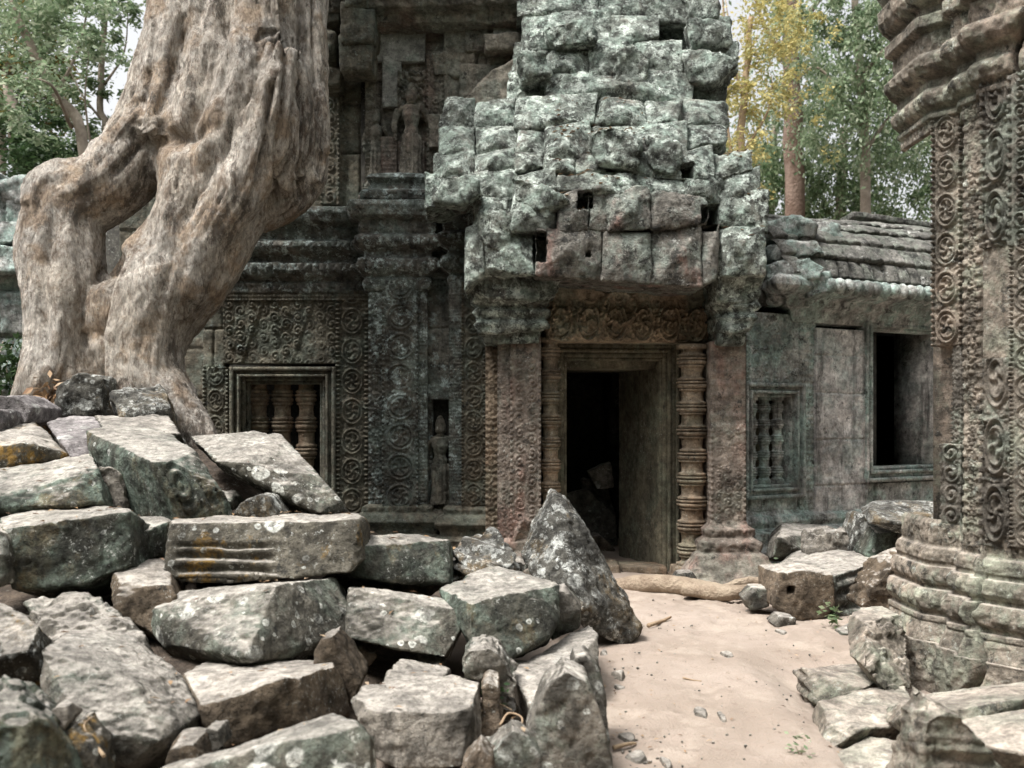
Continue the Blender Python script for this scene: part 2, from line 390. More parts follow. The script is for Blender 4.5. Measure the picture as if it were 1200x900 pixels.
def stone(name, a, b, green=0., gcol=(.20, .27, .22), white=0., wcol=(.55, .56, .52), spots=0., dark=0., dcol=(.03, .03, .028),
          pink=0., pcol=(.36, .2, .16), stain=0., dust=0., dcolor=(.6, .53, .46), bump=.02, streak=0., moss=0., sc=1., speck=.55):
    n = NB(name)
    big = n.noise(1.1 * sc, 4, .6); mid = n.noise(5.5 * sc, 5, .65, dist=.4); fine = n.noise(38 * sc, 5, .7)
    c = n.mix(n.rng(big, .35, .65), a, b)
    c = n.mix(n.rng(mid, .3, .75, 0, .75), c, tuple(x * .55 for x in a))
    if pink: c = n.mix(n.mth('MULTIPLY', n.rng(n.noise(1.7 * sc, 4, .6, n.mp((1.6, 1.6, .45), loc=(3, 1, 7))), .5, .66), pink), c, pcol)
    if streak: c = n.mix(n.mth('MULTIPLY', n.rng(n.noise(3.2, 5, .65, n.mp((2, 2, .22), loc=(7, 0, 0))), .5, .66), streak), c, dcol)
    if green: c = n.mix(n.mth('MULTIPLY', n.rng(n.noise(2.6 * sc, 7, .72, n.mp(loc=(9, 2, 4))), .52 - .16 * green, .6), min(1, green + .2)), c, gcol)
    if dark: c = n.mix(n.mth('MULTIPLY', n.rng(n.noise(7 * sc, 8, .78, n.mp(loc=(1, 12, 4))), .66 - .2 * dark, .72 - .16 * dark), .9), c, dcol)
    if white:
        w = n.noise(9 * sc, 9, .8, n.mp(loc=(4, 4, 14)), dist=.1); wm = n.noise(1.6, 3, .5, n.mp(loc=(14, 4, 1)))
        c = n.mix(n.mth('MULTIPLY', n.rng(w, .64 - .16 * white, .68 - .14 * white), n.rng(wm, .55 - .3 * white, .75 - .3 * white)), c, wcol)
    if spots:
        wv = n.t.nodes.new('ShaderNodeVectorMath'); wv.operation = 'MULTIPLY_ADD'
        n.lk(n.noise(14, 3, .6, out=1), wv.inputs[0]); wv.inputs[1].default_value = (.035, .035, .035); n.lk(n.pos, wv.inputs[2])
        for (s_, r) in ((6.5, .42), (17, .40)):
            d = n.vor(s_, wv.outputs[0]); cc = n.vor(s_, wv.outputs[0], out='Color')
            sp = n.t.nodes.new('ShaderNodeSeparateColor'); n.lk(cc, sp.inputs[0])
            rad = n.mth('MULTIPLY', n.rng(sp.outputs[0], 1 - .75 * spots, 1), r)
            q = n.mth('DIVIDE', d, n.mth('ADD', rad, .001))
            ring = n.mth('MULTIPLY', n.rng(q, 1.05, .85), n.rng(q, .1, .75, .35, 1))
            region = n.rng(n.noise(1.9, 3, .5, n.mp(loc=(s_, 4, 1))), .46 - .25 * spots, .54)
            c = n.mix(n.mth('MULTIPLY', n.mth('MULTIPLY', ring, region), n.rng(fine, .3, .5, .35, .95)), c, wcol)
    if moss: c = n.mix(n.mth('MULTIPLY', n.rng(n.noise(2.2, 6, .75, n.mp((1, 1, .6), loc=(2, 22, 5))), .53, .60), moss), c, (.24, .145, .04))
    if stain:
        c = n.mix(n.mth('MULTIPLY', n.rng(n.noise(3.4, 7, .75, n.mp((1, 1, .7), loc=(41, 2, 8)), dist=.3), .47, .60), stain), c, tuple(x * .28 for x in a))
    sr = n.rng(n.noise(2.3, 4, .6, n.mp(loc=(31, 2, 8))), .42, .62)
    sp1 = n.noise(33 * sc, 6, .8, n.mp(loc=(11, 2, 8)))
    if speck:
        c = n.mix(n.mth('MULTIPLY', n.mth('MULTIPLY', n.rng(sp1, .56, .64), sr), speck), c, wcol)
        c = n.mix(n.mth('MULTIPLY', n.rng(sp1, .44, .36), min(1, speck * 1.1)), c, dcol)
    if dust:
        u = n.up(.72, .94); c = n.mix(n.mth('MULTIPLY', n.mth('MULTIPLY', u, n.rng(mid, .75, .45, .6, 1)), dust), c, dcolor)
    c = n.mix(n.rng(fine, .3, .62, .4, 0), c, tuple(x * .5 for x in a))
    mt = n.noise(12 * sc, 6, .75, n.mp(loc=(51, 12, 8))); mt2 = n.noise(2.1 * sc, 4, .6, n.mp(loc=(5, 52, 8)))
    g = n.t.nodes.new('ShaderNodeVectorMath'); g.operation = 'SCALE'; n.lk(c, g.inputs[0])
    n.lk(n.mth('MULTIPLY', n.rng(mt, .34, .66, .6, 1.4), n.rng(mt2, .35, .65, .75, 1.25)), g.inputs['Scale']); c = g.outputs[0]
    if bump:
        h = n.mth('ADD', n.mth('MULTIPLY', mid, .9), n.mth('ADD', n.mth('MULTIPLY', fine, .5), n.mth('MULTIPLY', n.noise(110 * sc, 3, .7), .16)))
        n.bump(h, bump * 2.2)
    return n.done(c)
M = {}
M['tower'] = stone('lichened_tower_stone', (.18, .19, .165), (.26, .28, .245), green=.8, gcol=(.30, .37, .32), white=.85, wcol=(.56, .62, .56), dark=.9, stain=.5, pink=.3, pcol=(.30, .2, .165), dust=.3, dcolor=(.42, .4, .36), bump=.03)
M['towerred'] = stone('reddish_tower_stone', (.20, .185, .16), (.25, .235, .205), green=.45, gcol=(.25, .3, .26), white=.4, dark=.7, pink=.85, pcol=(.29, .175, .145), streak=.6, bump=.03)
M['wall'] = stone('dark_carved_wall_stone', (.14, .13, .10), (.19, .172, .13), green=.35, gcol=(.12, .15, .125), white=.22, wcol=(.32, .38, .36), dark=.5, streak=.45, pink=.2, pcol=(.2, .13, .085), bump=.014)
M['wallpale'] = stone('dark_wall_stone_with_pale_lichen', (.125, .12, .105), (.18, .17, .14), green=.5, gcol=(.15, .19, .17), white=.75, wcol=(.40, .47, .45), dark=.6, streak=.55, bump=.016)
M['upper'] = stone('brown_upper_wall_stone', (.21, .19, .15), (.27, .245, .2), green=.3, gcol=(.17, .2, .17), dark=.5, pink=.4, pcol=(.28, .16, .13), streak=.4, stain=.4, bump=.02)
M['plaster'] = stone('smooth_grey_stone', (.25, .25, .225), (.3, .3, .27), green=.2, dark=.25, bump=.006)
M['red'] = stone('red_pilaster_stone', (.25, .205, .17), (.30, .255, .215), green=.3, gcol=(.2, .22, .18), dark=.5, stain=.4, pink=.6, pcol=(.31, .175, .14), white=.3, bump=.014)
M['warm'] = stone('warm_brown_stone', (.25, .195, .14), (.30, .24, .175), green=.2, gcol=(.2, .22, .16), dark=.42, pink=.4, pcol=(.33, .2, .12), bump=.014)
M['lintel'] = stone('carved_lintel_stone', (.34, .27, .19), (.42, .34, .25), green=.2, dark=.4, pink=.3, pcol=(.42, .26, .15), speck=.3, bump=.01)
M['jamb'] = stone('door_jamb_stone', (.16, .145, .105), (.20, .18, .13), green=.3, gcol=(.13, .15, .11), dark=.3, streak=.3, bump=.006)
M['gallery'] = stone('blue_green_gallery_stone', (.40, .40, .37), (.48, .465, .44), green=.75, gcol=(.30, .40, .36), white=.65, wcol=(.5, .52, .5), dark=.6, pink=.15, pcol=(.33, .26, .245), streak=.75, stain=.5, bump=.016)
M['gallerypale'] = stone('pale_pinkish_gallery_stone', (.56, .535, .515), (.64, .61, .585), green=.35, gcol=(.26, .33, .31), white=.4, dark=.5, pink=.3, pcol=(.38, .31, .295), streak=.8, stain=.4, bump=.012)
M['roof'] = stone('dark_roof_stone', (.15, .145, .13), (.21, .2, .18), green=.3, gcol=(.19, .22, .18), white=.5, wcol=(.5, .5, .47), dark=.7, bump=.02)
M['pier'] = stone('warm_pier_stone', (.235, .205, .165), (.32, .275, .225), green=.3, gcol=(.24, .29, .22), white=.4, wcol=(.5, .53, .47), dark=.65, pink=.2, pcol=(.36, .24, .18), streak=.5, stain=.55, dust=.4, bump=.014)
M['pierdark'] = stone('dark_pier_relief_stone', (.14, .125, .105), (.20, .175, .145), stain=.4, green=.3, gcol=(.22, .27, .22), dark=.5, bump=.012)
M['black'] = stone('shade_darkened_stone', (.05, .048, .04), (.07, .065, .055), bump=.01)  # near-black colour stands in for the shade inside rooms, recesses and gaps
def rub(name, a, b, **k):
    d = dict(dust=.8, bump=.022, spots=.0, dark=.5, stain=.75, speck=.8, dcolor=(.45, .415, .37)); d.update(k); return stone(name, a, b, **d)
M['r_grey'] = rub('grey_fallen_stone', (.17, .155, .13), (.23, .21, .18), spots=.45, green=.15)
M['r_spot'] = rub('grey_stone_with_round_lichen', (.135, .125, .10), (.19, .175, .145), spots=1., green=.35, gcol=(.2, .25, .205), dust=.75, wcol=(.68, .68, .62))
M['r_green'] = rub('green_stained_stone', (.075, .075, .06), (.13, .125, .10), green=.8, gcol=(.15, .19, .155), spots=.3, moss=.25)
M['r_pale'] = rub('pale_weathered_stone', (.25, .225, .19), (.31, .28, .24), dark=.1, spots=.15)
M['r_purple'] = rub('purplish_grey_stone', (.27, .245, .245), (.33, .305, .30), spots=.35, dark=.35, dust=.25, dcolor=(.45, .42, .4))
M['r_moss'] = rub('grey_stone_with_orange_moss', (.10, .09, .07), (.165, .15, .12), spots=.6, moss=1., dust=.85)
M['r_brown'] = rub('brown_fallen_stone', (.15, .115, .08), (.21, .165, .125), dark=.35, dust=.9)
M['r_white'] = rub('stone_crusted_with_white_lichen', (.12, .115, .10), (.2, .19, .16), white=.8, wcol=(.5, .51, .48), spots=1., dark=.75, moss=.4, dust=.1, bump=.024)
def m_sand():
    n = NB('trodden_sand'); big = n.noise(.7, 4, .6); mid = n.noise(4, 6, .65); fine = n.noise(60, 4, .7)
    c = n.mix(n.rng(big, .35, .65), (.27, .222, .182), (.36, .302, .256)); c = n.mix(n.rng(mid, .5, .75, 0, .5), c, (.21, .168, .135))
    c = n.mix(n.rng(n.noise(13, 5, .7), .56, .68, 0, .6), c, (.20, .155, .12)); c = n.mix(n.rng(n.noise(2.2, 6, .7, n.mp(loc=(3, 3, 1))), .5, .62, 0, .5), c, (.42, .36, .30)); c = n.mix(n.rng(fine, .35, .6, .3, 0), c, (.30, .22, .17))
    n.bump(n.mth('ADD', n.mth('MULTIPLY', mid, .8), n.mth('MULTIPLY', fine, .5)), .02); return n.done(c)
M['sand'] = m_sand()
M['soil'] = stone('dark_rubble_soil', (.09, .07, .055), (.13, .10, .075), dark=.3, bump=.02)
def m_bark():
    n = NB('pale_tree_bark'); st = n.mp((1, 1, .4)); big = n.noise(1.3, 5, .6); mid = n.noise(7, 7, .75, st, dist=1.2); fine = n.noise(34, 6, .75, st)
    c = n.mix(n.rng(big, .36, .62), (.58, .52, .44), (.72, .67, .60)); c = n.mix(n.rng(n.noise(2.1, 5, .65, n.mp(loc=(5, 5, 1))), .48, .62, 0, .85), c, (.42, .31, .21))
    c = n.mix(n.up(-.1, -.6), c, c) if False else c
    cr = n.rng(n.vor(11, n.mp((1, 1, .38)), 'DISTANCE_TO_EDGE'), .0, .09, 1, 0); crm = n.rng(n.noise(2.6, 5, .7, n.mp((1, 1, .5), loc=(2, 9, 3))), .48, .6)
    ck = n.mth('MULTIPLY', cr, crm)
    c = n.mix(n.rng(mid, .5, .66, 0, .75), c, (.20, .14, .095)); c = n.mix(n.rng(n.noise(2.6, 9, .82, n.mp((1, 1, .42), loc=(8, 1, 3))), .53, .60, 0, .85), c, (.10, .09, .075))
    c = n.mix(n.mth('MULTIPLY', ck, .22), c, (.07, .05, .035)); c = n.mix(n.rng(n.noise(24, 7, .8, n.mp((1, 1, .22), loc=(6, 9, 3))), .56, .64, 0, .75), c, (.13, .09, .06)); c = n.mix(n.rng(fine, .36, .6, .55, 0), c, (.16, .11, .08))
    c = n.mix(n.rng(n.noise(16, 5, .7, n.mp(loc=(3, 3, 3))), .58, .68, 0, .5), c, (.60, .55, .49))
    g = n.t.nodes.new('ShaderNodeVectorMath'); g.operation = 'SCALE'; n.lk(c, g.inputs[0])
    n.lk(n.mth('MULTIPLY', n.rng(n.noise(15, 6, .8, n.mp((1, 1, .45), loc=(5, 1, 8))), .36, .64, .72, 1.25), n.rng(n.noise(1.5, 4, .6, n.mp(loc=(5, 52, 8))), .36, .64, .78, 1.22)), g.inputs['Scale']); c = g.outputs[0]
    n.bump(n.mth('ADD', n.mth('ADD', n.mth('MULTIPLY', mid, 1.2), n.mth('MULTIPLY', fine, .6)), n.mth('MULTIPLY', n.noise(20, 6, .75, n.mp((1, 1, .25), loc=(6, 9, 3))), .9)), .07)
    n.b.inputs['Roughness'].default_value = .8; return n.done(c)
M['bark'] = m_bark()
def m_simple(name, a, b, sc=6, bump=.01):
    n = NB(name); c = n.mix(n.rng(n.noise(sc, 5, .6), .35, .65), a, b); n.bump(n.noise(sc * 5, 4, .6), bump); return n.done(c)
M['trunkred'] = m_simple('reddish_forest_bark', (.15, .10, .075), (.23, .165, .13), 3, .05)
M['trunkgrey'] = m_simple('grey_forest_bark', (.22, .18, .14), (.34, .29, .235), 3, .03)
M['wood'] = m_simple('dry_wood', (.28, .2, .13), (.4, .3, .2), 9)
M['rootb'] = m_simple('sandy_root_bark', (.24, .185, .135), (.34, .275, .205), 7, .03)
def m_leaf(name, cols, tr=.35):
    n = NB(name); r = n.geo.outputs['Random Per Island']
    cr = n.t.nodes.new('ShaderNodeValToRGB'); e = cr.color_ramp.elements
    e[0].color = (*cols[0], 1); e[1].color = (*cols[-1], 1)
    for i, c in enumerate(cols[1:-1]):
        q = e.new((i + 1) / (len(cols) - 1)); q.color = (*c, 1)
    n.lk(r, cr.inputs[0])
    d = n.b; d.inputs['Roughness'].default_value = .5; n.lk(cr.outputs[0], d.inputs['Base Color'])
    t = n.t.nodes.new('ShaderNodeBsdfTranslucent'); n.lk(cr.outputs[0], t.inputs[0])
    ms = n.t.nodes.new('ShaderNodeMixShader'); ms.inputs[0].default_value = tr
    n.lk(d.outputs[0], ms.inputs[1]); n.lk(t.outputs[0], ms.inputs[2]); n.lk(ms.outputs[0], n.t.nodes['Material Output'].inputs[0]); return n.m
M['leafg'] = m_leaf('green_leaves', [(.07, .12, .055), (.13, .19, .09), (.20, .26, .14), (.33, .38, .24)], .45)
M['leafb'] = m_leaf('soft_green_leaves', [(.12, .18, .10), (.22, .30, .17), (.32, .40, .25), (.48, .52, .38)], .45)
M['leafy'] = m_leaf('yellow_leaves', [(.34, .34, .16), (.5, .44, .18), (.6, .5, .2), (.34, .38, .2)], .45)
M['leafd'] = m_leaf('dark_leaves', [(.025, .05, .02), (.045, .08, .03), (.07, .11, .045)])
M['leafo'] = m_leaf('mixed_autumn_leaves', [(.07, .11, .04), (.12, .17, .06), (.3, .19, .05), (.1, .15, .05)])
M['dry'] = m_leaf('dry_fallen_leaves', [(.17, .09, .05), (.3, .19, .1), (.42, .32, .22), (.12, .06, .04)], .1)
# ---------------------------------------------------------------- ground
def mound(x, y):
    px = 600 + x / np.maximum(y, .5) * FP
    h = np.interp(y, [2.6, 3.4, 4.3, 5.4, 6.3, 7.2, 8.3, 9.6, 13], [0, .05, .12, .38, .62, .85, 1.35, 1.4, 1.3])
    w = np.interp(px, [-400, 270, 340, 450, 560, 640, 700], [1, 1, .7, .22, .08, .03, 0])
    return h * w
def build_ground():
    cx = np.concatenate([[-200, -80, -40, -20, -13], np.arange(-9, 8, .045), [13, 20, 40, 80, 200]])
    cy = np.concatenate([[-200, -80, -30, -10, -3], np.arange(0, 14.5, .045), [18, 25, 40, 80, 250]])
    X, Y = np.meshgrid(cx, cy, indexing='ij'); P = np.stack([X.ravel(), Y.ravel(), 0 * X.ravel()], 1)
    z = mound(P[:, 0], P[:, 1])
    near = (np.abs(P[:, 0]) < 10) & (P[:, 1] > -1) & (P[:, 1] < 15)
    n = .035 * fbm(P, .9, 3, 3) + .018 * fbm(P, 2.6, 2, 9) + .012 * fbm(P, 5, 3, 4) + .005 * fbm(P, 18, 2, 5)
    fx = -.13 * sstep(1.45, 1.9, P[:, 0]) * sstep(7.0, 6.3, P[:, 1])
    rf = np.random.default_rng(4)
    for k in range(150):      # old footprints
        c = (rf.uniform(.2, 2.6), rf.uniform(4.2, 9.2)); a = rf.normal(0, .5); dx = P[:, 0] - c[0]; dy = P[:, 1] - c[1]; m = (np.abs(dx) < .3) & (np.abs(dy) < .3)
        u = dx[m] * math.cos(a) + dy[m] * math.sin(a); v = -dx[m] * math.sin(a) + dy[m] * math.cos(a); q = (u / .06) ** 2 + (v / .14) ** 2
        z[m] += -.014 * np.exp(-q) + .006 * np.exp(-((np.sqrt(q) - 1.5) / .35) ** 2)
    z = z + np.where(near, n + fx, -.03) - .01
    P[:, 2] = z
    return P, grid(len(cx), len(cy))
V, F = build_ground()
go = mk('ground', V, F, M['sand'], kind='structure', origin=(0, 0, 0))
cen = V[F].mean(1); h = mound(cen[:, 0], cen[:, 1]) > .1
far = (np.abs(cen[:, 0]) > 9) | (cen[:, 1] > 14.5) | (cen[:, 1] < 0)
go.data.materials.append(M['soil']); go.data.polygons.foreach_set('material_index', (h | far).astype(np.int32))

# ---------------------------------------------------------------- temple
T = thing('temple_tower', 'ruined stone temple tower with carved doorway, false window and collapsed porch courses', 'temple', (1.0, 10.4, 0))
def quad(pxl, pxr, yt, yb, Yl, Yr=None, ref=None):
    Yr = Yl if Yr is None else Yr; r = ref or Yl
    return (xx(pxl, Yl), Yl), (xx(pxr, Yr), Yr), zz(yb, r), zz(yt, r)
def pan(name, mat, q, hf, **k):
    V, F = panel(*q, hf, **{a: b for a, b in k.items() if a in ('thick', 'res', 'er', 'seed')}); return mk(name, V, F, M[mat], k.get('parent', T))
sd_ = [0]
def S():
    sd_[0] += 1; return sd_[0]
YW = 11.3
# masses behind the carved skin
core = [boxm((-5.3, 12.45, -.2), (-3.55, 15.1, 4.1)), boxm((-4.85, 12.46, 4.0), (-3.56, 15.0, 4.75)), boxm((-3.6, 12.0, -.2), (-1.7, 15, 6.9)), boxm((-1.75, 11.55, -.2), (-.9, 15.02, 6.4)), boxm((-.92, 11.7, -.2), (.3, 14.98, 6.6)), boxm((-.92, 11.32, -.2), (-.15, 11.69, 3.6)),
        boxm((-.17, 10.75, -.2), (.42, 14.96, 5.0)), boxm((1.86, 10.62, -.2), (2.5, 14.5, 3.5)), boxm((.40, 10.64, 2.58), (1.9, 14.94, 3.4)), boxm((.4, 14.0, -.2), (1.88, 14.92, 2.6))]
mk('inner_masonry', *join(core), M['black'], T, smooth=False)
V, F = hexm([pt(585, 300, 10.25), pt(862, 300, 10.25), np.array((2.3, 14, 3.2)), np.array((-.5, 14.9, 3.2))],
            [pt(650, -110, 11.7), pt(812, -110, 11.7), np.array((2.1, 14, 7.2)), np.array((-.3, 14.9, 7.2))])
mk('tower_core', V, F, M['tower'], T, smooth=False)
# window wall
pan('carved_strip', 'wall', quad(238, 268, 430, 640, YW), roundels(.3, .02, .04), seed=S())
pan('carved_strip', 'wall', quad(394, 432, 350, 640, YW), roundels(.34, .026, .05), seed=S())
def pend(U, V, W, H):
    f = scroll(.024, .13, 4, .001)(U, V, W, H); a = np.abs(((U / W * 1.15 + .1) % .5) / .5 - .5) * 2
    tri = (1 - a) > (1 - V / H) * .9; out = np.where(tri, f, f * .55 - .006)
    edge = np.exp(-(((1 - a) - (1 - V / H) * .9) / .05) ** 2); return out + .007 * edge
pan('carved_frieze', 'wall', quad(262, 396, 352, 426, YW), pend, seed=S())
pan('wall_stone', 'wall', quad(238, 262, 340, 430, YW), ashlar([.5], 1), seed=S())
pan('carved_band', 'wall', quad(238, 432, 338, 352, YW - .03), lozenge(.07, .012), seed=S())
pan('wall_stone', 'wall', quad(262, 396, 590, 660, YW), ashlar([.5], 2), seed=S())
pan('wall_stone', 'wall', quad(140, 240, 190, 350, 12.3), ashlar([.25, .5, .75], 2), seed=S(), res=.02)
pan('wall_stone', 'wall', quad(60, 240, 350, 640, 12.3), ashlar([.2, .4, .6, .8], 3), seed=S(), res=.02)
def frame(name, mat, xl, xr, zb, zt, Yl, Yr, widths, deps, bottom=True, parent=T):
    """nested stepped window or door frame; each ring sits deeper than the one outside it"""
    parts = []; dx = xr - xl
    def yy(x): return Yl + (Yr - Yl) * (x - xl) / dx
    a, b, c, d = xl, xr, zb, zt
    for w, dp in zip(widths, deps):
        def bar(x0, x1, z0, z1): parts.append(panel((x0, yy(x0) + dp), (x1, yy(x1) + dp), z0, z1, None, thick=.16, er=.004, res=.02, seed=S()))
        bar(a, a + w, c, d); bar(b - w, b, c, d); bar(a + w, b - w, d - w, d)
        if bottom: bar(a + w, b - w, c, c + w)
        a, b, d = a + w, b - w, d - w
        if bottom: c += w
    return mk(name, *join(parts), M[mat], parent)
wf = frame('window_frame', 'wall', xx(270, YW), xx(394, YW), zz(590, YW), zz(430, YW), YW, YW, [.045, .04, .03, .045, .035], [-.05, -.015, -.04, .02, .06])
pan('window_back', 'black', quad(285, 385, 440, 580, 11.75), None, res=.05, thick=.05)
def ringprof(z0, z1, r, n, rng, bead=.2):
    """turned stone shaft: groups of thick rings separated by plain necks"""
    pr = [(r * .2, z0 - .001), (r * 1.12, z0), (r * 1.12, z0 + .05), (r * .95, z0 + .055)]
    H = z1 - z0 - .1; u = H / n; z = z0 + .055
    for k in range(n):
        seq = [(.78, .10), (.80, .22), (.95, .24), (.98, .30), (.84, .33), (1.05, .37), (1.1, .44), (1.05, .50), (.84, .53), (1.12, .56), (1.12, .62), (.86, .65), (1.02, .68), (1.04, .75), (.9, .78), (.78, .82), (.76, .98)]
        for a, b in seq: pr.append((r * a * (1 + rng.uniform(-.015, .015)), z + u * b))
        z += u
    pr += [(r * 1.1, z + .002), (r * 1.12, z1), (r * .2, z1 + .001)]
    out = []
    for (a, b), (c, d) in zip(pr[:-1], pr[1:]):
        k = max(1, int(abs(d - b) / .012))
        for t in np.linspace(0, 1, k, endpoint=False): out.append((a + (c - a) * t, b + (d - b) * t))
    out.append(pr[-1]); return out
def shaft(name, mat, x, y, z0, z1, r, n, parent, seed, er=.006):
    V, F = lathe(x, y, ringprof(z0, z1, r, n, np.random.default_rng(seed)), 30)
    C = np.array((x, y)); d = V[:, :2] - C; L = np.linalg.norm(d, axis=1)[:, None] + 1e-9
    e = er * (fbm(V, 5, 3, seed) * 1.5 + fbm(V, 30, 2, seed) - 2.5 * sstep(.25, .5, fbm(V, 7, 3, seed + 4)))
    V[:, :2] += d / L * e[:, None] * (L > r * .5)
    return mk(name, V, F, M[mat], parent)
for i, px in enumerate((303, 331, 359)):
    shaft('window_baluster', 'warm', xx(px, 11.55), 11.55, zz(582, 11.55), zz(446, 11.55), .118, 4, wf, 40 + i)
# pilasters between window and doorway
pan('pilaster', 'wallpale', quad(432, 448, 310, 600, 10.97), foliage(.014, 14, 5), seed=S())
pan('pilaster', 'wallpale', quad(448, 490, 310, 600, 10.93), roundels(.33, .024, .03, 3), seed=S())
pan('pilaster', 'wallpale', quad(490, 501, 310, 600, 10.97), lozenge(.06, .01), seed=S())
pan('niche_wall', 'wallpale', quad(500, 507, 300, 640, 11.12), ashlar([.3, .6], 0), seed=S())
pan('niche_wall', 'wallpale', quad(500, 528, 300, 468, 11.06), ashlar([.5], 0), seed=S())
pan('niche_back', 'black', quad(503, 530, 460, 625, 11.25), None, seed=S(), thick=.03)
pan('niche_frame', 'wallpale', quad(526, 541, 290, 640, 10.72), lozenge(.05, .01), seed=S(), thick=.5)
pan('pilaster', 'wall', quad(541, 569, 330, 650, 10.66), roundels(.26, .024, .02, 5), seed=S())
pan('pilaster', 'warm', quad(569, 583, 330, 655, 10.4), foliage(.012, 16, 8), seed=S(), thick=.4)
pan('door_pilaster', 'red', quad(583, 598, 395, 662, 10.02), scroll(.010, .10, 9, .012), seed=S(), thick=.6)
def rp(U, V, W, H):
    f = scroll(.016, .11, 11)(U, V, W, H); ar = np.exp(-(((U / W - .5) * 2) ** 2 * 1.2 + (V / .32 - 1) ) ** 2 / .03) * .025 * (V < .5)
    return f + ar
pan('door_pilaster', 'red', quad(598, 634, 395, 648, 9.97), rp, seed=S(), thick=.65)
pl = [(xx(583, 10.0), 10.0), (xx(634, 9.97), 9.97)]
mk('pilaster_base', *sweep(pl, [(.16, -.2), (.16, .1), (.12, .13), (.13, .24), (.05, .27), (.06, .36), (0, .4)], bands([(.13, .24, .06, .014)]), seed=S()), M['red'], T)
pl = [(xx(432, 10.95), 10.95), (xx(501, 10.95), 10.95), (xx(501, 11.12), 11.12), (xx(527, 11.12), 11.12), (xx(527, 10.7), 10.7), (xx(570, 10.66), 10.66)]
mk('plinth', *sweep(pl, [(.22, -.1), (.22, .12), (.17, .16), (.2, .3), (.1, .34), (.12, .4), (.17, .47), (.13, .54), (.06, .57), (.06, .63), (0, .66)], bands([(.2, .3, .07, .012), (.57, .63, .05, .01)]), seed=S()), M['wall'], T)
# main cornice over window wall
cp = [(xx(238, YW), YW), (xx(432, YW), YW), (xx(432, 10.95), 10.95), (xx(501, 10.95), 10.95), (xx(501, 11.1), 11.1), (xx(530, 11.1), 11.1), (xx(530, 10.75), 10.75), (xx(585, 10.7), 10.7)]
cpr = [(-.1, 2.98), (.0, 3.0), (.04, 3.02), (.05, 3.12), (.02, 3.15), (.09, 3.2), (.12, 3.26), (.11, 3.34), (.05, 3.37), (.05, 3.42), (.13, 3.47), (.16, 3.52), (.15, 3.58), (.08, 3.62), (.1, 3.66), (.1, 3.76), (.2, 3.8), (.22, 3.9), (.2, 3.96), (.1, 3.98), (-.3, 4.05)]
mk('cornice', *sweep(cp, cpr, bands([(3.03, 3.13, .06, .014), (3.2, 3.35, .085, .03), (3.47, 3.58, .07, .024), (3.66, 3.76, .12, .014), (3.82, 3.93, .2, .012)]), seed=S(), er=.011), M['wallpale'], T)
pd = [(xx(434, 11.0), 11.0), (xx(499, 11.0), 11.0)]
mk('pilaster_cap', *sweep(pd, [(.02, 3.95), (.1, 4.0), (.1, 4.1), (.03, 4.13), (.0, 4.2), (.05, 4.25), (.0, 4.3), (-.2, 4.36)], bands([(4.0, 4.1, .09, .012)]), seed=S()), M['wallpale'], T)
# upper storey wall
pan('upper_wall', 'wall', quad(250, 432, -80, 245, 11.6), ashlar([.2, .38, .55, .75, .9], 3, .03), seed=S(), res=.018, er=.016)
pan('upper_wall', 'upper', quad(428, 545, -80, 240, 11.5), ashlar([.22, .45, .6], 2, .02), seed=S(), res=.016, er=.014)
pan('upper_wall', 'upper', quad(520, 640, -80, 230, 11.35), ashlar([.3, .5, .68, .85], 2, .03, amp=.06), seed=S(), res=.016, er=.02)
pan('plain_block', 'plaster', quad(439, 498, 26, 72, 11.42), None, seed=S(), er=.008)
pan('plain_block', 'plaster', quad(448, 470, 66, 125, 11.42), None, seed=S(), er=.012)
pan('plain_block', 'plaster', quad(578, 614, 8, 62, 11.28), None, seed=S(), er=.012)
pan('pink_block', 'red', quad(446, 465, 160, 228, 11.40), lozenge(.07, .006), seed=S(), er=.006)
pan('pink_block', 'red', quad(466, 497, 165, 205, 11.44), None, seed=S(), er=.008)
tc = [(xx(376, 11.5), 11.5), (xx(440, 11.5), 11.5), (xx(440, 11.35), 11.35), (xx(640, 11.2), 11.2)]
mk('upper_cornice', *sweep(tc, [(-.1, 6.0), (.12, 6.04), (.16, 6.12), (.3, 6.16), (.36, 6.3), (.3, 6.42), (.4, 6.5), (.42, 6.7), (.1, 6.85), (-.5, 6.95)], bands([(6.16, 6.3, .16, .03)]), seed=S(), er=.03), M['upper'], T)
def rk(lst, vox=.024):
    return join([rock(P, vox, **k)[:2] for P, k in lst])
bl = []
for (a, b, c, d, Y) in [(375, 392, 28, 62, 11.1), (398, 440, 0, 48, 11.0), (396, 438, 40, 82, 11.05), (376, 400, 76, 100, 11.25), (400, 432, -30, 6, 10.95), (372, 400, -10, 26, 11.2)]:
    bl.append((PR([(a, c), (b, c + 3), (b - 2, d), (a + 2, d + 2)], Y, .5), dict(seed=S(), rough=.02, cuts=4)))
mk('leaning_blocks', *rk(bl), M['wall'], T)
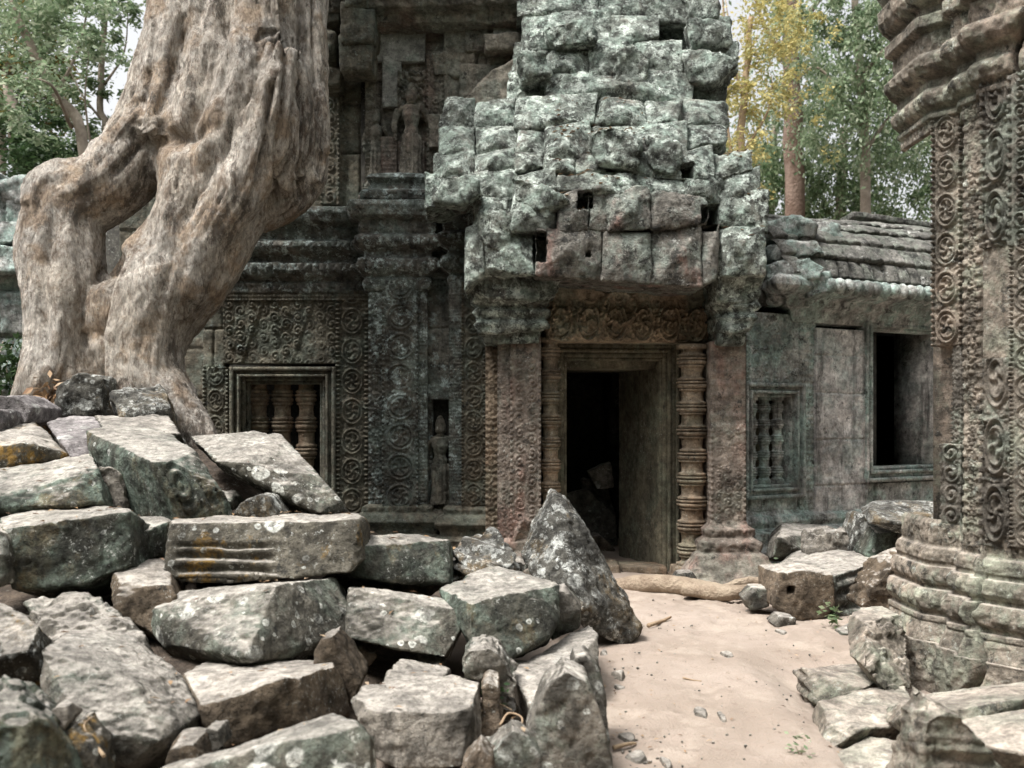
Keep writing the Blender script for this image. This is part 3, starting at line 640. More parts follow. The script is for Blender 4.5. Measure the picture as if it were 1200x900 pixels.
def figure(name, mat, px, yt, yb, Y, parent, seed=0):
    """small standing carved woman: tall headdress, bent arms, long skirt, on a foot slab"""
    h = (yb - yt) / FP * Y; x0 = xx(px, Y); z0 = zz(yb, Y)
    def c(*l): return sph_chain([(np.array((x0 + a * h, Y + b * h, z0 + z * h)), r * h) for a, b, z, r in l], 12)
    P = [c((0, 0, .99, .012), (0, 0, .93, .045), (0, 0, .88, .062)), c((0, -.01, .885, .05), (0, -.02, .84, .062), (0, -.015, .79, .045)), c((0, 0, .80, .03), (0, 0, .75, .035)),
         c((-.1, 0, .735, .035), (0, 0, .745, .05), (.1, 0, .735, .035)), c((0, 0, .75, .075), (0, -.02, .67, .085), (0, 0, .58, .06), (0, 0, .52, .075), (0, 0, .46, .09)),
         c((-.045, -.05, .675, .035), (-.045, -.06, .67, .02)), c((.045, -.05, .675, .035), (.045, -.06, .67, .02)),
         c((0, 0, .5, .095), (0, 0, .35, .1), (0, 0, .18, .105), (0, 0, .06, .12)), c((-.12, 0, .73, .035), (-.165, 0, .6, .028), (-.15, -.03, .47, .022), (-.14, -.04, .42, .025)),
         c((.12, 0, .73, .035), (.17, 0, .61, .028), (.12, -.06, .70, .022), (.11, -.07, .76, .024)), c((-.07, -.03, .045, .03), (-.1, -.1, .03, .02)), c((.07, -.03, .045, .03), (.1, -.1, .03, .02)),
         boxm((x0 - .17 * h, Y - .13 * h, z0 - .04 * h), (x0 + .17 * h, Y + .1 * h, z0 + .02 * h))]
    V, F = join(P); V, F, N = remesh(V, F, .011, 1); V = V + N * (.02 * fbm(V, 9, 3, seed) + .008 * fbm(V, 30, 2, seed) - .012 * (np.sin(V[:, 0] * 130) > .3) * (V[:, 2] < z0 + .5 * h) - .02 * np.exp(-((V[:, 2] - z0 - .5 * h) / .012) ** 2) - .014 * np.exp(-((V[:, 2] - z0 - .8 * h) / .008) ** 2))[:, None]
    return mk(name, V, F, M[mat], parent)
figure('carved_figure', 'upper', 482, 96, 218, 11.36, T, 1)
figure('carved_figure', 'upper', 441, 128, 218, 11.45, T, 2)
figure('carved_figure', 'upper', 516, 486, 598, 11.08, T, 3)
pan('figure_surround', 'upper', quad(466, 500, 84, 140, 11.42), foliage(.03, 8, 20, False), seed=S(), er=.01)
pan('carved_strip', 'upper', quad(428, 440, 30, 232, 11.44), roundels(.2, .02, .01, 8), seed=S(), er=.01)
pan('carved_strip', 'upper', quad(500, 520, 60, 236, 11.40), scroll(.02, .1, 21), seed=S(), er=.01)
pan('carved_strip', 'upper', quad(545, 572, -30, 60, 11.3), scroll(.02, .12, 22), seed=S(), er=.012)
pan('carved_strip', 'wall', quad(376, 398, 100, 240, 11.55), scroll(.02, .11, 23), seed=S(), er=.01)
mk('moulded_ledge', *sweep([(xx(432, 11.38), 11.38), (xx(524, 11.38), 11.38)], [(-.02, zz(240, 11.4)), (.1, zz(238, 11.4)), (.1, zz(232, 11.4)), (.05, zz(228, 11.4)), (.07, zz(222, 11.4)), (.0, zz(219, 11.4))], bands([(zz(238, 11.4), zz(232, 11.4), .05, .01)]), seed=S()), M['upper'], T)
# doorway
pan('door_side_wall', 'red', quad(622, 664, 395, 680, 10.55), None, seed=S(), thick=.1)
pan('door_side_wall', 'red', quad(788, 842, 395, 690, 10.52), ashlar([.5], 0), seed=S(), thick=.1)
df = frame('door_frame', 'jamb', xx(642, 10.36), xx(796, 10.5), -.05, zz(399, 10.36), 10.36, 10.5, [.035, .05, .035, .05, .03], [-.04, .0, -.02, .03, .07], bottom=False)
# right inner reveal and lintel soffit of the door passage
a = np.array((xx(772, 10.55), 10.6)); b = np.array((xx(724, 11.75), 11.75))
V, F = hexm([(a[0], a[1], -.1), (a[0] + .4, a[1], -.1), (b[0] + .45, b[1], -.1), (b[0], b[1], -.1)], [(a[0], a[1], 2.2), (a[0] + .4, a[1], 2.2), (b[0] + .45, b[1], 2.2), (b[0], b[1], 2.2)])
V, F, N = remesh(V, F, .03, 2); V += N * (.008 * fbm(V, 4, 3, 5))[:, None]
mk('door_reveal', V, F, M['jamb'], T)
V, F = hexm([(.45, 10.6, 2.13), (1.75, 10.7, 2.13), (1.6, 11.7, 2.13), (.45, 11.7, 2.13)], [(.45, 10.6, 2.62), (1.75, 10.7, 2.62), (1.6, 11.7, 2.62), (.45, 11.7, 2.62)])
mk('door_soffit', V, F, M['jamb'], T, smooth=False)
def sill(): return rk([(PR([(655, 664), (727, 662), (728, 676), (652, 678)], 10.25, .5), dict(seed=3, rough=.008, cuts=1)), (PR([(728, 664), (782, 665), (783, 678), (729, 676)], 10.3, .45), dict(seed=4, rough=.008, cuts=1))], .02)
mk('door_sill', *sill(), M['warm'], T)
shaft('colonette', 'warm', xx(645, 10.2), 10.2, .02, zz(396, 10.2), .098, 10, T, 61)
shaft('colonette', 'warm', xx(811, 10.15), 10.15, .08, zz(404, 10.15), .142, 9, T, 62)
mk('colonette_foot', *rk([(PR([(790, 664), (832, 664), (836, 684), (786, 684)], 10.0, .3), dict(seed=9, rough=.012, cuts=3))]), M['warm'], T)
def lint(U, V, W, H):
    x = (U / W - .42); f = scroll(.035, .14, 31, .001)(U, V, W, H); r = roundels(.28, .06, .01, 6)
    rr = r(V + .04, U, H * .62, W); m = sstep(.62, .45, V / H) + sstep(.16, .1, np.hypot(x * 1.1, V / H * .5 - .32)); m = np.clip(m, 0, 1)
    arch = np.exp(-((np.hypot(x * W, V - H * .45) - .16) / .025) ** 2) * .05
    return np.where(m > .3, f + np.maximum(rr, 0) * (V < H * .45), .004) * m + arch
pan('door_lintel', 'lintel', quad(640, 838, 312, 400, 10.12, 10.3), lint, seed=S(), thick=.6, er=.008, res=.01)
# right pilaster and base
def rp2(U, V, W, H):
    f = scroll(.016, .1, 14)(U, V, W, H); pl = .003 * np.sin(V * 60); t = sstep(.55, .5, V / H); return f * t + pl * (1 - t)
pan('door_pilaster', 'red', quad(833, 874, 400, 614, 9.9), rp2, seed=S(), thick=.7)
rpn = [(xx(833, 9.9), 9.9), (xx(874, 9.9), 9.9)]
mk('pilaster_base', *sweep(rpn, [(.36, -.15), (.36, -.04), (.33, -.02), (.19, .2), (.17, .25), (.12, .28), (.13, .38), (.06, .42), (.08, .5), (.02, .54), (0, .6)], bands([(.03, .18, .09, .02), (.29, .38, .06, .016), (.43, .5, .04, .012)]), seed=S(), er=.007), M['red'], T)
# capitals: flared, eroded stacks
def capmould(zs):
    def f(V, N):
        o = 0
        for z0, a, w in zs: o = o + a * np.exp(-((V[:, 2] - z0) / w) ** 2) * (np.abs(N[:, 2]) < .7)
        return o
    return f
lc = [(PR([(560, 385), (634, 382), (632, 402), (568, 402)], 9.9, .7), dict(seed=1, rough=.02, cuts=3)),
      (PR([(556, 345), (645, 338), (640, 388), (562, 390)], 9.8, .8), dict(seed=2, rough=.03, cuts=4, mould=capmould([(zz(352, 9.8), .03, .02), (zz(366, 9.8), .035, .018), (zz(380, 9.8), .03, .015), (zz(359, 9.8), -.03, .012), (zz(373, 9.8), -.03, .012)]))),
      (PR([(548, 314), (658, 308), (650, 345), (640, 352), (552, 350)], 9.65, .9), dict(seed=3, rough=.035, cuts=5))]
mk('pilaster_capital', *rk(lc), M['tower'], T)
rc = [(PR([(842, 385), (876, 384), (874, 404), (840, 404)], 9.8, .7), dict(seed=4, rough=.02, cuts=3)),
      (PR([(840, 350), (889, 345), (882, 388), (842, 390)], 9.7, .8), dict(seed=5, rough=.03, cuts=4, mould=capmould([(zz(358, 9.7), .03, .02), (zz(372, 9.7), .03, .018), (zz(365, 9.7), -.03, .012)]))),
      (PR([(838, 312), (900, 305), (896, 345), (886, 356), (841, 354)], 9.6, .9), dict(seed=6, rough=.04, cuts=5))]
mk('pilaster_capital', *rk(rc), M['tower'], T)
# ragged porch and tower courses: (top y, bottom y, joints, front distance, material list index)
courses = [
 # broken pediment above the door, warmer stained middle
 (266, 322, [(545, 20), (566, 0), (628, 0), (646, 0), (706, 6), (762, 10), (822, 14), (842, 2), (897, 0)], 9.35, 'B'),
 (224, 268, [(556, 8), (600, 0), (655, 0), (690, 0), (712, 0), (762, 0), (828, 0), (850, 0), (899, 4)], 9.42, 'B'),
 (203, 232, [(497, 10), (552, 0), (604, 0), (652, 0), (700, 0), (742, 0), (802, 0), (846, 0), (890, 6)], 9.5, 'C'),
 (180, 206, [(508, 6), (556, 0), (602, 0), (636, 0), (672, 0), (722, 0), (770, 0), (836, 0), (882, 0)], 9.62, 'C'),
 (146, 184, [(514, 4), (556, 0), (606, 0), (640, 0), (690, 0), (752, 0), (805, 0), (852, 0)], 9.78, 'C'),
 (116, 150, [(518, 6), (556, 0), (604, 0), (650, 0), (700, 0), (756, 0), (800, 0), (852, 0)], 10.05, 'C'),
 (84, 119, [(596, 6), (640, 0), (704, 0), (760, 0), (812, 0), (850, 0)], 10.3, 'D'),
 (50, 87, [(602, 6), (638, 0), (690, 0), (742, 0), (800, 0), (866, 0)], 10.5, 'D'),
 (18, 53, [(612, 6), (662, 0), (716, 0), (772, 0), (812, 0), (856, 0)], 10.65, 'D'),
 (-16, 21, [(606, 0), (648, 0), (700, 0), (758, 0), (806, 0), (838, 0)], 10.8, 'D'),
 (-52, -13, [(612, 0), (670, 0), (730, 0), (790, 0), (834, 0)], 10.95, 'D'),
 (-90, -49, [(620, 0), (680, 0), (750, 0), (826, 0)], 11.05, 'D')]
HOLES = [(686, 234, 9, 10, .3), (633, 289, 8, 17, .35), (718, 190, 8, 11, .3), (832, 256, 9, 15, .35), (806, 200, 7, 9, .3), (690, 297, 3, 3, .1)]
rg = np.random.default_rng(12); cg = {'B': [], 'C': [], 'D': [], 'E': [], 'red': []}
def wv(x, r): return 6 * math.sin(x / 47 + r * 1.9) + 4 * math.sin(x / 19 + r * 1.3)
for ri, (y0, y1, J, Y, key) in enumerate(courses):
    J = [q for k, q in enumerate(J) if k in (0, len(J) - 1) or q[1] or rg.random() > .22]
    lw = 0 if ri == 0 else 1
    for (xa, da), (xb, db) in zip(J[:-1], J[1:]):
        j = lambda a=2.5: rg.uniform(-a, a)
        xm = (xa + xb) / 2; t = (xm - 710) / 190; Yn = courses[min(ri + 1, len(courses) - 1)][3] - Y; dY = .16 * t * t * 1.6 + rg.uniform(-.06, .05) + (.35 if key == 'D' and (xm > 800 or xm < 640) else 0)
        jb = rg.uniform(0, 7) if key in 'C' else 1.5
        rad = rg.uniform(-6, 5) if y0 != 266 else 0
        fr = [(xa + .2 + j(.8), y0 - rad * .5 + j(1), Y + dY + Yn * .8 + j(.03)), (xb + 1.4 + j(.8), y0 - 1.6 + wv(xb, ri) - 1, Y + dY + Yn * .8 + j(.03)), (xb + 1.4 + j(.8), y1 + 1.2 + db + lw * wv(xb, ri - 1), Y + dY + j(.04)), (xa - 1.4 + j(.8), y1 + 1.2 + da + lw * wv(xa, ri - 1), Y + dY + j(.04)),
              ((xa + xb) / 2 + j(8), (y0 + y1) / 2 + j(6), Y + dY - .06)]
        P = PR(fr, Y, .75)
        V, F = rock(P, .017, rough=float(rg.choice([.013, .018, .028])), cuts=4, amt=.05 if rg.random() < .7 else .11, seed=S(), holes=HOLES)[:2]
        red = key == 'B' and 640 < xm < 850 and y0 > 220
        cg['red' if red else ('E' if key == 'B' and xm > 740 else key)].append((V, F))
mk('broken_pediment', *join(cg['B']), M['tower'], T); mk('broken_pediment', *join(cg['E']), M['tower'], T); mk('stained_pediment_stones', *join(cg['red']), M['towerred'], T)
mk('porch_roof_stones', *join(cg['C']), M['tower'], T); mk('tower_stones', *join(cg['D']), M['tower'], T)
# projecting stacked cornice on the tower's right edge, and the round lobe mouldings
tr = [(PR([(806, 22), (858, 20), (862, 50), (815, 54)], 10.55, .7), dict(seed=21, rough=.03)), (PR([(800, 52), (867, 66), (860, 92), (848, 100), (806, 96)], 10.4, .7), dict(seed=22, rough=.035)),
      (PR([(800, -20), (842, -20), (846, 20), (812, 24)], 10.7, .7), dict(seed=23, rough=.03)), (PR([(812, 98), (853, 98), (851, 180), (815, 180)], 10.6, .7), dict(seed=24, rough=.02, cuts=2)),
      (PR([(842, 186), (880, 184), (884, 212), (880, 244), (848, 246)], 10.0, .7), dict(seed=25, rough=.03)), (PR([(866, 190), (884, 200), (888, 246), (872, 250)], 10.3, .5), dict(seed=26, rough=.03))]
mk('tower_edge_cornice', *rk(tr), M['tower'], T)
bt = [[(600, 204), (640, 214), (672, 238), (640, 250), (600, 232)], [(690, 150), (740, 146), (758, 170), (752, 196), (700, 192)], [(760, 156), (795, 160), (806, 184), (790, 206), (762, 196)], [(520, 206), (556, 200), (566, 226), (540, 240), (508, 236)],
      [(716, 60), (742, 50), (762, 62), (758, 100), (722, 98)], [(560, 246), (600, 250), (604, 300), (572, 296), (556, 272)], [(640, 28), (690, 20), (700, 48), (650, 56)], [(606, 62), (640, 56), (646, 86), (612, 92)]]
mk('leaning_slab', *rk([(PR([(528, 128), (592, 66), (612, 60), (618, 112), (560, 132)], 11.0, .5), dict(seed=41, rough=.03, cuts=4)), (PR([(566, 40), (612, 36), (614, 56), (570, 60)], 11.1, .5), dict(seed=42, rough=.025, cuts=4)), (PR([(504, 60), (545, 64), (546, 90), (506, 88)], 11.35, .3), dict(seed=43, rough=.03, cuts=4)), (PR([(500, 134), (530, 132), (532, 172), (502, 172)], 11.3, .3), dict(seed=44, rough=.02, cuts=3))]), M['upper'], T)
for i, q in enumerate(bt): mk('weathered_lump', *rk([(PR(q, [9.35, 9.55, 9.6, 9.4, 10.3, 9.45, 10.4, 10.35][i], .5), dict(seed=60 + i, rough=.04, cuts=6))]), M['tower'], T)


# ---------------------------------------------------------------- side gallery
G = thing('temple_gallery', 'low stone gallery with curved stone roof and baluster window right of the porch', 'gallery', (4.0, 12.0, 0))
def gY(px): return (2.64 - 1.79 * 11.2) / ((px - 600) / FP - 1.79)
gd = np.array((3.58, 2.0)); gd /= np.linalg.norm(gd); gn = np.array((gd[1], -gd[0]))
def gp(px, out=0.):
    Y = gY(px); return np.array((xx(px, Y), Y)) + gn * out
def gpan(name, mat, xl, xr, z0, z1, hf=None, out=0., **k):
    V, F = panel(gp(xl, out), gp(xr, out), z0, z1, hf, **k); return mk(name, V, F, M[mat], G)
gpan('wall_panel', 'gallery', 868, 938, 1.92, 2.8, scroll(.02, .14, 40, .01), seed=S())
gpan('wall_panel', 'gallery', 868, 938, .3, .75, ashlar([.5], 2), seed=S())
gpan('wall_panel', 'gallery', 936, 955, .4, 2.8, lozenge(.1, .01), out=.01, seed=S())
gpan('pale_pilaster', 'gallerypale', 953, 1013, .4, 2.66, ashlar([.18, .42, .66, .86], 1, .012, .008), out=.05, seed=S(), er=.012)
gpan('wall_panel', 'gallery', 1010, 1112, .3, .80, ashlar([.4], 2), seed=S())
gpan('wall_panel', 'gallery', 1008, 1112, 2.80, 3.0, None, seed=S())
gpan('pale_wall', 'gallerypale', 1107, 1330, .2, 3.0, ashlar([.2, .4, .6, .8], 3, .012, .008), seed=S(), res=.02)
def gframe(name, xl, xr, zb, zt, widths, outs):
    parts = []; A = gp(xl); W = np.linalg.norm(gp(xr) - A); a, b, c, d = 0, W, zb, zt
    for w, o in zip(widths, outs):
        def bar(s0, s1, z0, z1): parts.append(panel(A + gd * s0 + gn * o, A + gd * s1 + gn * o, z0, z1, None, thick=.16, er=.005, res=.02, seed=S()))
        bar(a, a + w, c, d); bar(b - w, b, c, d); bar(a + w, b - w, d - w, d); bar(a + w, b - w, c, c + w); a += w; b -= w; c += w; d -= w
    return mk(name, *join(parts), M['gallery'], G)
gf = gframe('window_frame', 870, 940, .68, 2.0, [.045, .04, .035, .04], [.06, .02, .045, -.02])
gpan('window_back', 'jamb', 874, 936, .7, 1.98, None, out=-.25, thick=.05, res=.05)
for i, px in enumerate((889, 904.5, 920)):
    c = gp(px, -.13); shaft('window_baluster', 'gallery', c[0], c[1], .84, 1.85, .072, 5, gf, 80 + i, .004)
gf2 = gframe('doorway_frame', 1010, 1110, .82, 2.86, [.05, .05, .04, .045], [.07, .02, .05, -.01])
# reveal right, sill block, dark room
A = gp(1093, -.02); Bk = A - gn * .58
V, F = hexm([(A[0], A[1], .7), (A[0] + gd[0] * .3, A[1] + gd[1] * .3, .7), (Bk[0] + gd[0] * .3, Bk[1] + gd[1] * .3, .7), (Bk[0], Bk[1], .7)], [(A[0], A[1], 2.85), (A[0] + gd[0] * .3, A[1] + gd[1] * .3, 2.85), (Bk[0] + gd[0] * .3, Bk[1] + gd[1] * .3, 2.85), (Bk[0], Bk[1], 2.85)])
mk('doorway_reveal', V, F, M['gallerypale'], G, smooth=False)
A = gp(1006, -.02); B = gp(1112, -.02)
V, F = hexm([(A[0], A[1], .5), (B[0], B[1], .5), (B[0] - gn[0] * .6, B[1] - gn[1] * .6, .5), (A[0] - gn[0] * .6, A[1] - gn[1] * .6, .5)], [(A[0], A[1], .93), (B[0], B[1], .93), (B[0] - gn[0] * .6, B[1] - gn[1] * .6, .93), (A[0] - gn[0] * .6, A[1] - gn[1] * .6, .93)])
mk('doorway_sill', V, F, M['gallery'], G, smooth=False)
def gbox(s0, s1, o0, o1, z0, z1):
    A = gp(868); q = [A + gd * s + gn * o for s, o in ((s0, o0), (s1, o0), (s1, o1), (s0, o1))]
    return hexm([(a[0], a[1], z0) for a in q], [(a[0], a[1], z1) for a in q])
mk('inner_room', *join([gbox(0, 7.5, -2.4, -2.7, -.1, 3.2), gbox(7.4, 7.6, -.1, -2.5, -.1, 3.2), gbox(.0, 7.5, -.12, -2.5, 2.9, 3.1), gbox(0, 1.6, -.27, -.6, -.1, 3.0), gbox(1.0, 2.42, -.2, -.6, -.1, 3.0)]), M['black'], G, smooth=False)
gl = [gp(868), gp(1330)]
mk('plinth', *sweep(gl, [(.3, -.1), (.3, .12), (.2, .17), (.24, .24), (.24, .32), (.1, .36), (.13, .42), (.1, .48), (.03, .5), (0, .56)], bands([(.24, .32, .1, .014), (.42, .48, .07, .01)]), seed=S(), er=.012), M['gallery'], G)
mk('eaves_cornice', *sweep([gp(930), gp(1330)], [(-.1, 2.7), (0.02, 2.72), (.06, 2.78), (.08, 2.85), (.15, 2.89), (.17, 2.96), (.24, 2.99), (.33, 3.02), (.38, 3.08), (.38, 3.15), (.33, 3.2), (.2, 3.22), (.0, 3.24)], None, seed=S(), er=.009), M['gallery'], G)
def tiles(Sx, z):
    row = np.searchsorted(np.array([3.22, 3.46, 3.7, 3.92, 4.1, 4.4]), z.ravel()).reshape(z.shape)
    sh = row * .0; c = (Sx + sh) / .2; g = np.abs(c - np.round(c)); k = np.round(c).astype(int)
    o = .085 * np.abs(np.sin(np.pi * c)) ** .5 + .05 * (_h(np.floor(c).astype(int), row, row * 0, 5) - .5)
    for zr in (3.46, 3.7, 3.92, 4.1): o = o + .045 * sstep(zr + .12, zr, z) * (z < zr + .12) * (z > zr - .0) * 0 - .05 * np.exp(-((z - zr) / .02) ** 2) + .045 * np.clip(1 - (z - zr) / .2, 0, 1) * (z > zr)
    return o
def lowend(VF):
    V, F = VF; px = 600 + V[:, 0] / V[:, 1] * FP; V[:, 2] -= np.clip(V[:, 2] - 3.35, 0, 2) * .12 * sstep(1090, 890, px); return V, F
mk('roof', *lowend(sweep([gp(905), gp(1330)], [(.1, 3.2), (.24, 3.23), (.2, 3.35), (.12, 3.5), (.02, 3.66), (-.14, 3.84), (-.34, 4.0), (-.6, 4.14), (-.9, 4.26), (-1.25, 4.34), (-1.7, 4.2), (-2.2, 3.8), (-2.6, 3.2)], tiles, seed=S(), er=.014, res=.018, wrap=0)), M['roof'], G)
lob = []
for k in range(int(np.linalg.norm(gp(1330) - gp(935)) / .15)):
    c = gp(935, .41) + gd * (.08 + .15 * k); lob.append(sph_chain([((c[0], c[1], 3.11 + q), rr) for q, rr in ((-.1, .01), (-.08, .05), (-.035, .074), (.01, .078), (.055, .062), (.085, .02))], 12))
V, F = join(lob); V += fbm(V, 8, 2, 3)[:, None] * .012; mk('eaves_lobes', V, F, M['gallery'], G)
mk('roof_ridge', *sweep([gp(1092, -1.2), gp(1330, -1.2)], [(.0, 4.05), (.1, 4.2), (.1, 4.24), (.05, 4.26), (.05, 4.32), (.12, 4.35), (.12, 4.42), (-.15, 4.44), (-.15, 4.0)], None, seed=S(), er=.015), M['roof'], G)
es = []
for i, q in enumerate([[(893, 262), (930, 250), (962, 262), (966, 276), (898, 284)], [(896, 286), (958, 280), (968, 296), (902, 306)], [(900, 308), (950, 300), (968, 312), (960, 326), (906, 332)], [(938, 322), (975, 316), (985, 336), (948, 350)], [(900, 332), (940, 330), (944, 352), (902, 356)], [(930, 256), (985, 262), (990, 290), (940, 290)]]):
    es.append((PR(q, [11.5, 11.3, 11.15, 11.2, 11.35, 11.9][i], .8), dict(seed=90 + i, rough=.03, cuts=4)))
mk('broken_roof_end', *rk(es), M['gallery'], G)

# ---------------------------------------------------------------- near carved pier on the right
K = thing('carved_pier', 'tall carved stone pier with cracked moulded base rising out of the picture at right', 'pillar', (2.9, 6.1, 0))
k0, k1, k1b, k2, k2b, k3, k4 = (1093, 6.5), (1128, 6.36), (1130, 6.22), (1151, 6.1), (1152, 6.0), (1187, 5.85), (1290, 5.4)
W_ = lambda p: np.array((xx(p[0], p[1]), p[1]))
def kpan(name, mat, a, b, yt, yb, ref, hf, out=0., **k):
    A = W_(a); B = W_(b); d = (B - A) / np.linalg.norm(B - A); n = np.array((d[1], -d[0]))
    k.setdefault('res', .007); k.setdefault('thick', .4)
    V, F = panel(A + n * out, B + n * out, zz(yb, ref), zz(yt, ref), hf, seed=S(), **k); return mk(name, V, F, M[mat], K)
kpan('carved_strip', 'pier', k0, k1, 130, 405, 6.4, roundels(.25, .022, .018, 7), thick=.12)
kpan('carved_strip', 'pierdark', (1117, 6.42), k1, 405, 520, 6.4, roundels(.2, .016, .006, 8), thick=.12)
kpan('carved_strip', 'pierdark', (1103, 6.46), k1, 520, 640, 6.4, scroll(.024, .09, 9, .01), thick=.12)
kpan('broken_face', 'pier', (1122, 6.46), (1140, 6.4), 400, 645, 6.4, None, thick=.3, er=.02)
kpan('beaded_strip', 'pier', k1b, k2, 118, 640, 6.2, foliage(.012, 22, 12))
kpan('carved_face', 'pierdark', k2b, k3, 90, 290, 5.95, roundels(.36, .03, .02, 9))
kpan('plain_face', 'pier', k2b, k3, 290, 420, 5.95, None, er=.012)
kpan('carved_face', 'pierdark', k2b, k3, 420, 640, 5.95, roundels(.4, .032, .012, 10))
kpan('medallion_strip', 'pier', (1186, 5.84), (1230, 5.64), 285, 640, 5.85, roundels(.17, .016, .02, 11), out=.012)
kpan('carved_face', 'pierdark', (1186, 5.84), (1290, 5.4), 90, 290, 5.85, scroll(.02, .09, 13), out=.02)
kpan('plain_face', 'pier', (1228, 5.66), (1300, 5.36), 285, 640, 5.7, scroll(.016, .08, 19))
mk('pier_core', *hexm([(*(W_(k0) + (.0, .10)), -.1), (*(W_((1150, 6.12)) + (.1, .1)), -.1), (4.2, 5.7, -.1), (4.0, 7.2, -.1)], [(*(W_(k0) + (.0, .10)), 5.5), (*(W_((1150, 6.12)) + (.1, .1)), 5.5), (4.2, 5.7, 5.5), (4.0, 7.2, 5.5)]), M['pier'], K, smooth=False) if False else None
mk('pier_core', *hexm([(2.80, 6.62, -.1), (3.02, 6.3, -.1), (3.5, 6.0, -.1), (4.0, 7.2, -.1)], [(2.80, 6.62, 5.4), (3.02, 6.3, 5.4), (3.5, 6.0, 5.4), (4.0, 7.2, 5.4)]), M['pier'], K, smooth=False)
kpl = [W_(k0), W_(k1), W_(k1b), W_(k2), W_(k2b), W_(k3), W_(k4)]
def crk(s0, w=.013):
    def f(Sx, z):
        c = s0 + .05 * np.sin(z * 5 + 1) + .03 * np.sin(z * 13) + .05 * z; return -.22 * np.exp(-((Sx - c) / w) ** 2) 
    return f
kb = [(.19, -.15), (.19, .17), (.17, .175), (.165, .21), (.11, .34), (.12, .345), (.12, .375), (.085, .38), (.085, .40), (.12, .42), (.14, .46), (.14, .50), (.11, .545), (.07, .55), (.07, .575), (.09, .58), (.105, .61), (.105, .65), (.08, .69), (.05, .695), (.05, .72), (.06, .725), (.06, .77), (.045, .80), (.01, .82), (.01, .96), (-.02, .99)]
kb = [(o * .86, z - .05 if z > .2 else z) for o, z in kb]
mk('pier_base', *sweep(kpl, kb, bands([(-.1, .11, .10, .016), (.16, .29, .16, .006), (.37, .49, .11, .016), (.54, .65, .08, .012), (.67, .73, .06, .006), (.78, .9, .05, .012)], .005), seed=S(), er=.003, res=.008, wrap=.5, crack=crk(1.11)), M['pier'], K)
kc = [(-.02, 3.47), (.02, 3.475), (.02, 3.54), (.05, 3.55), (.05, 3.58), (.03, 3.585), (.03, 3.6), (.09, 3.63), (.11, 3.67), (.11, 3.70), (.07, 3.74), (.05, 3.745), (.05, 3.80), (.12, 3.83), (.17, 3.87), (.18, 3.92), (.14, 3.96), (.09, 3.97), (.09, 4.10), (.15, 4.12), (.17, 4.13), (.17, 4.2), (.12, 4.21), (.12, 4.25), (.2, 4.29), (.24, 4.34), (.24, 4.44), (.18, 4.46), (.3, 4.6), (.3, 4.85), (.1, 5.0)]
kc = [(o * .74, z) for o, z in kc]
mk('pier_cornice', *sweep(kpl, kc, bands([(3.48, 3.54, .05, .008), (3.61, 3.73, .07, .014), (3.82, 3.95, .09, .014), (3.98, 4.1, .06, .016), (4.26, 4.44, .1, .008)], .004), seed=S(), er=.004, res=.009, wrap=.5, crack=crk(1.11)), M['pier'], K)

# ---------------------------------------------------------------- old wall at far left
Lw = thing('ruined_wall', 'mossy coursed stone wall behind the big tree at the left edge', 'wall', (-6, 12.6, 0))
V, F = panel((-8.5, 12.2), (xx(70, 12.2), 12.2), -.1, zz(236, 12.2), ashlar([.2, .35, .5, .62, .75, .88], 5, .04, .02, amp=.07), seed=S(), res=.022, er=.02); mk('wall_face', V, F, M['gallery'], Lw)
mk('coping_stones', *rk([(PR([(a, 198 + i * 2), (a + 42, 200 + i), (a + 44, 238), (a, 238)], 12.1, .7), dict(seed=100 + i, rough=.04)) for i, a in enumerate((-90, -46, -6))] + [(PR([(-30, 258), (24, 256), (30, 284), (-30, 286)], 12.0, .3), dict(seed=105, rough=.03)), (PR([(-40, 286), (36, 288), (36, 318), (-40, 320)], 11.95, .3), dict(seed=106, rough=.03))], .03), M['gallery'], Lw)
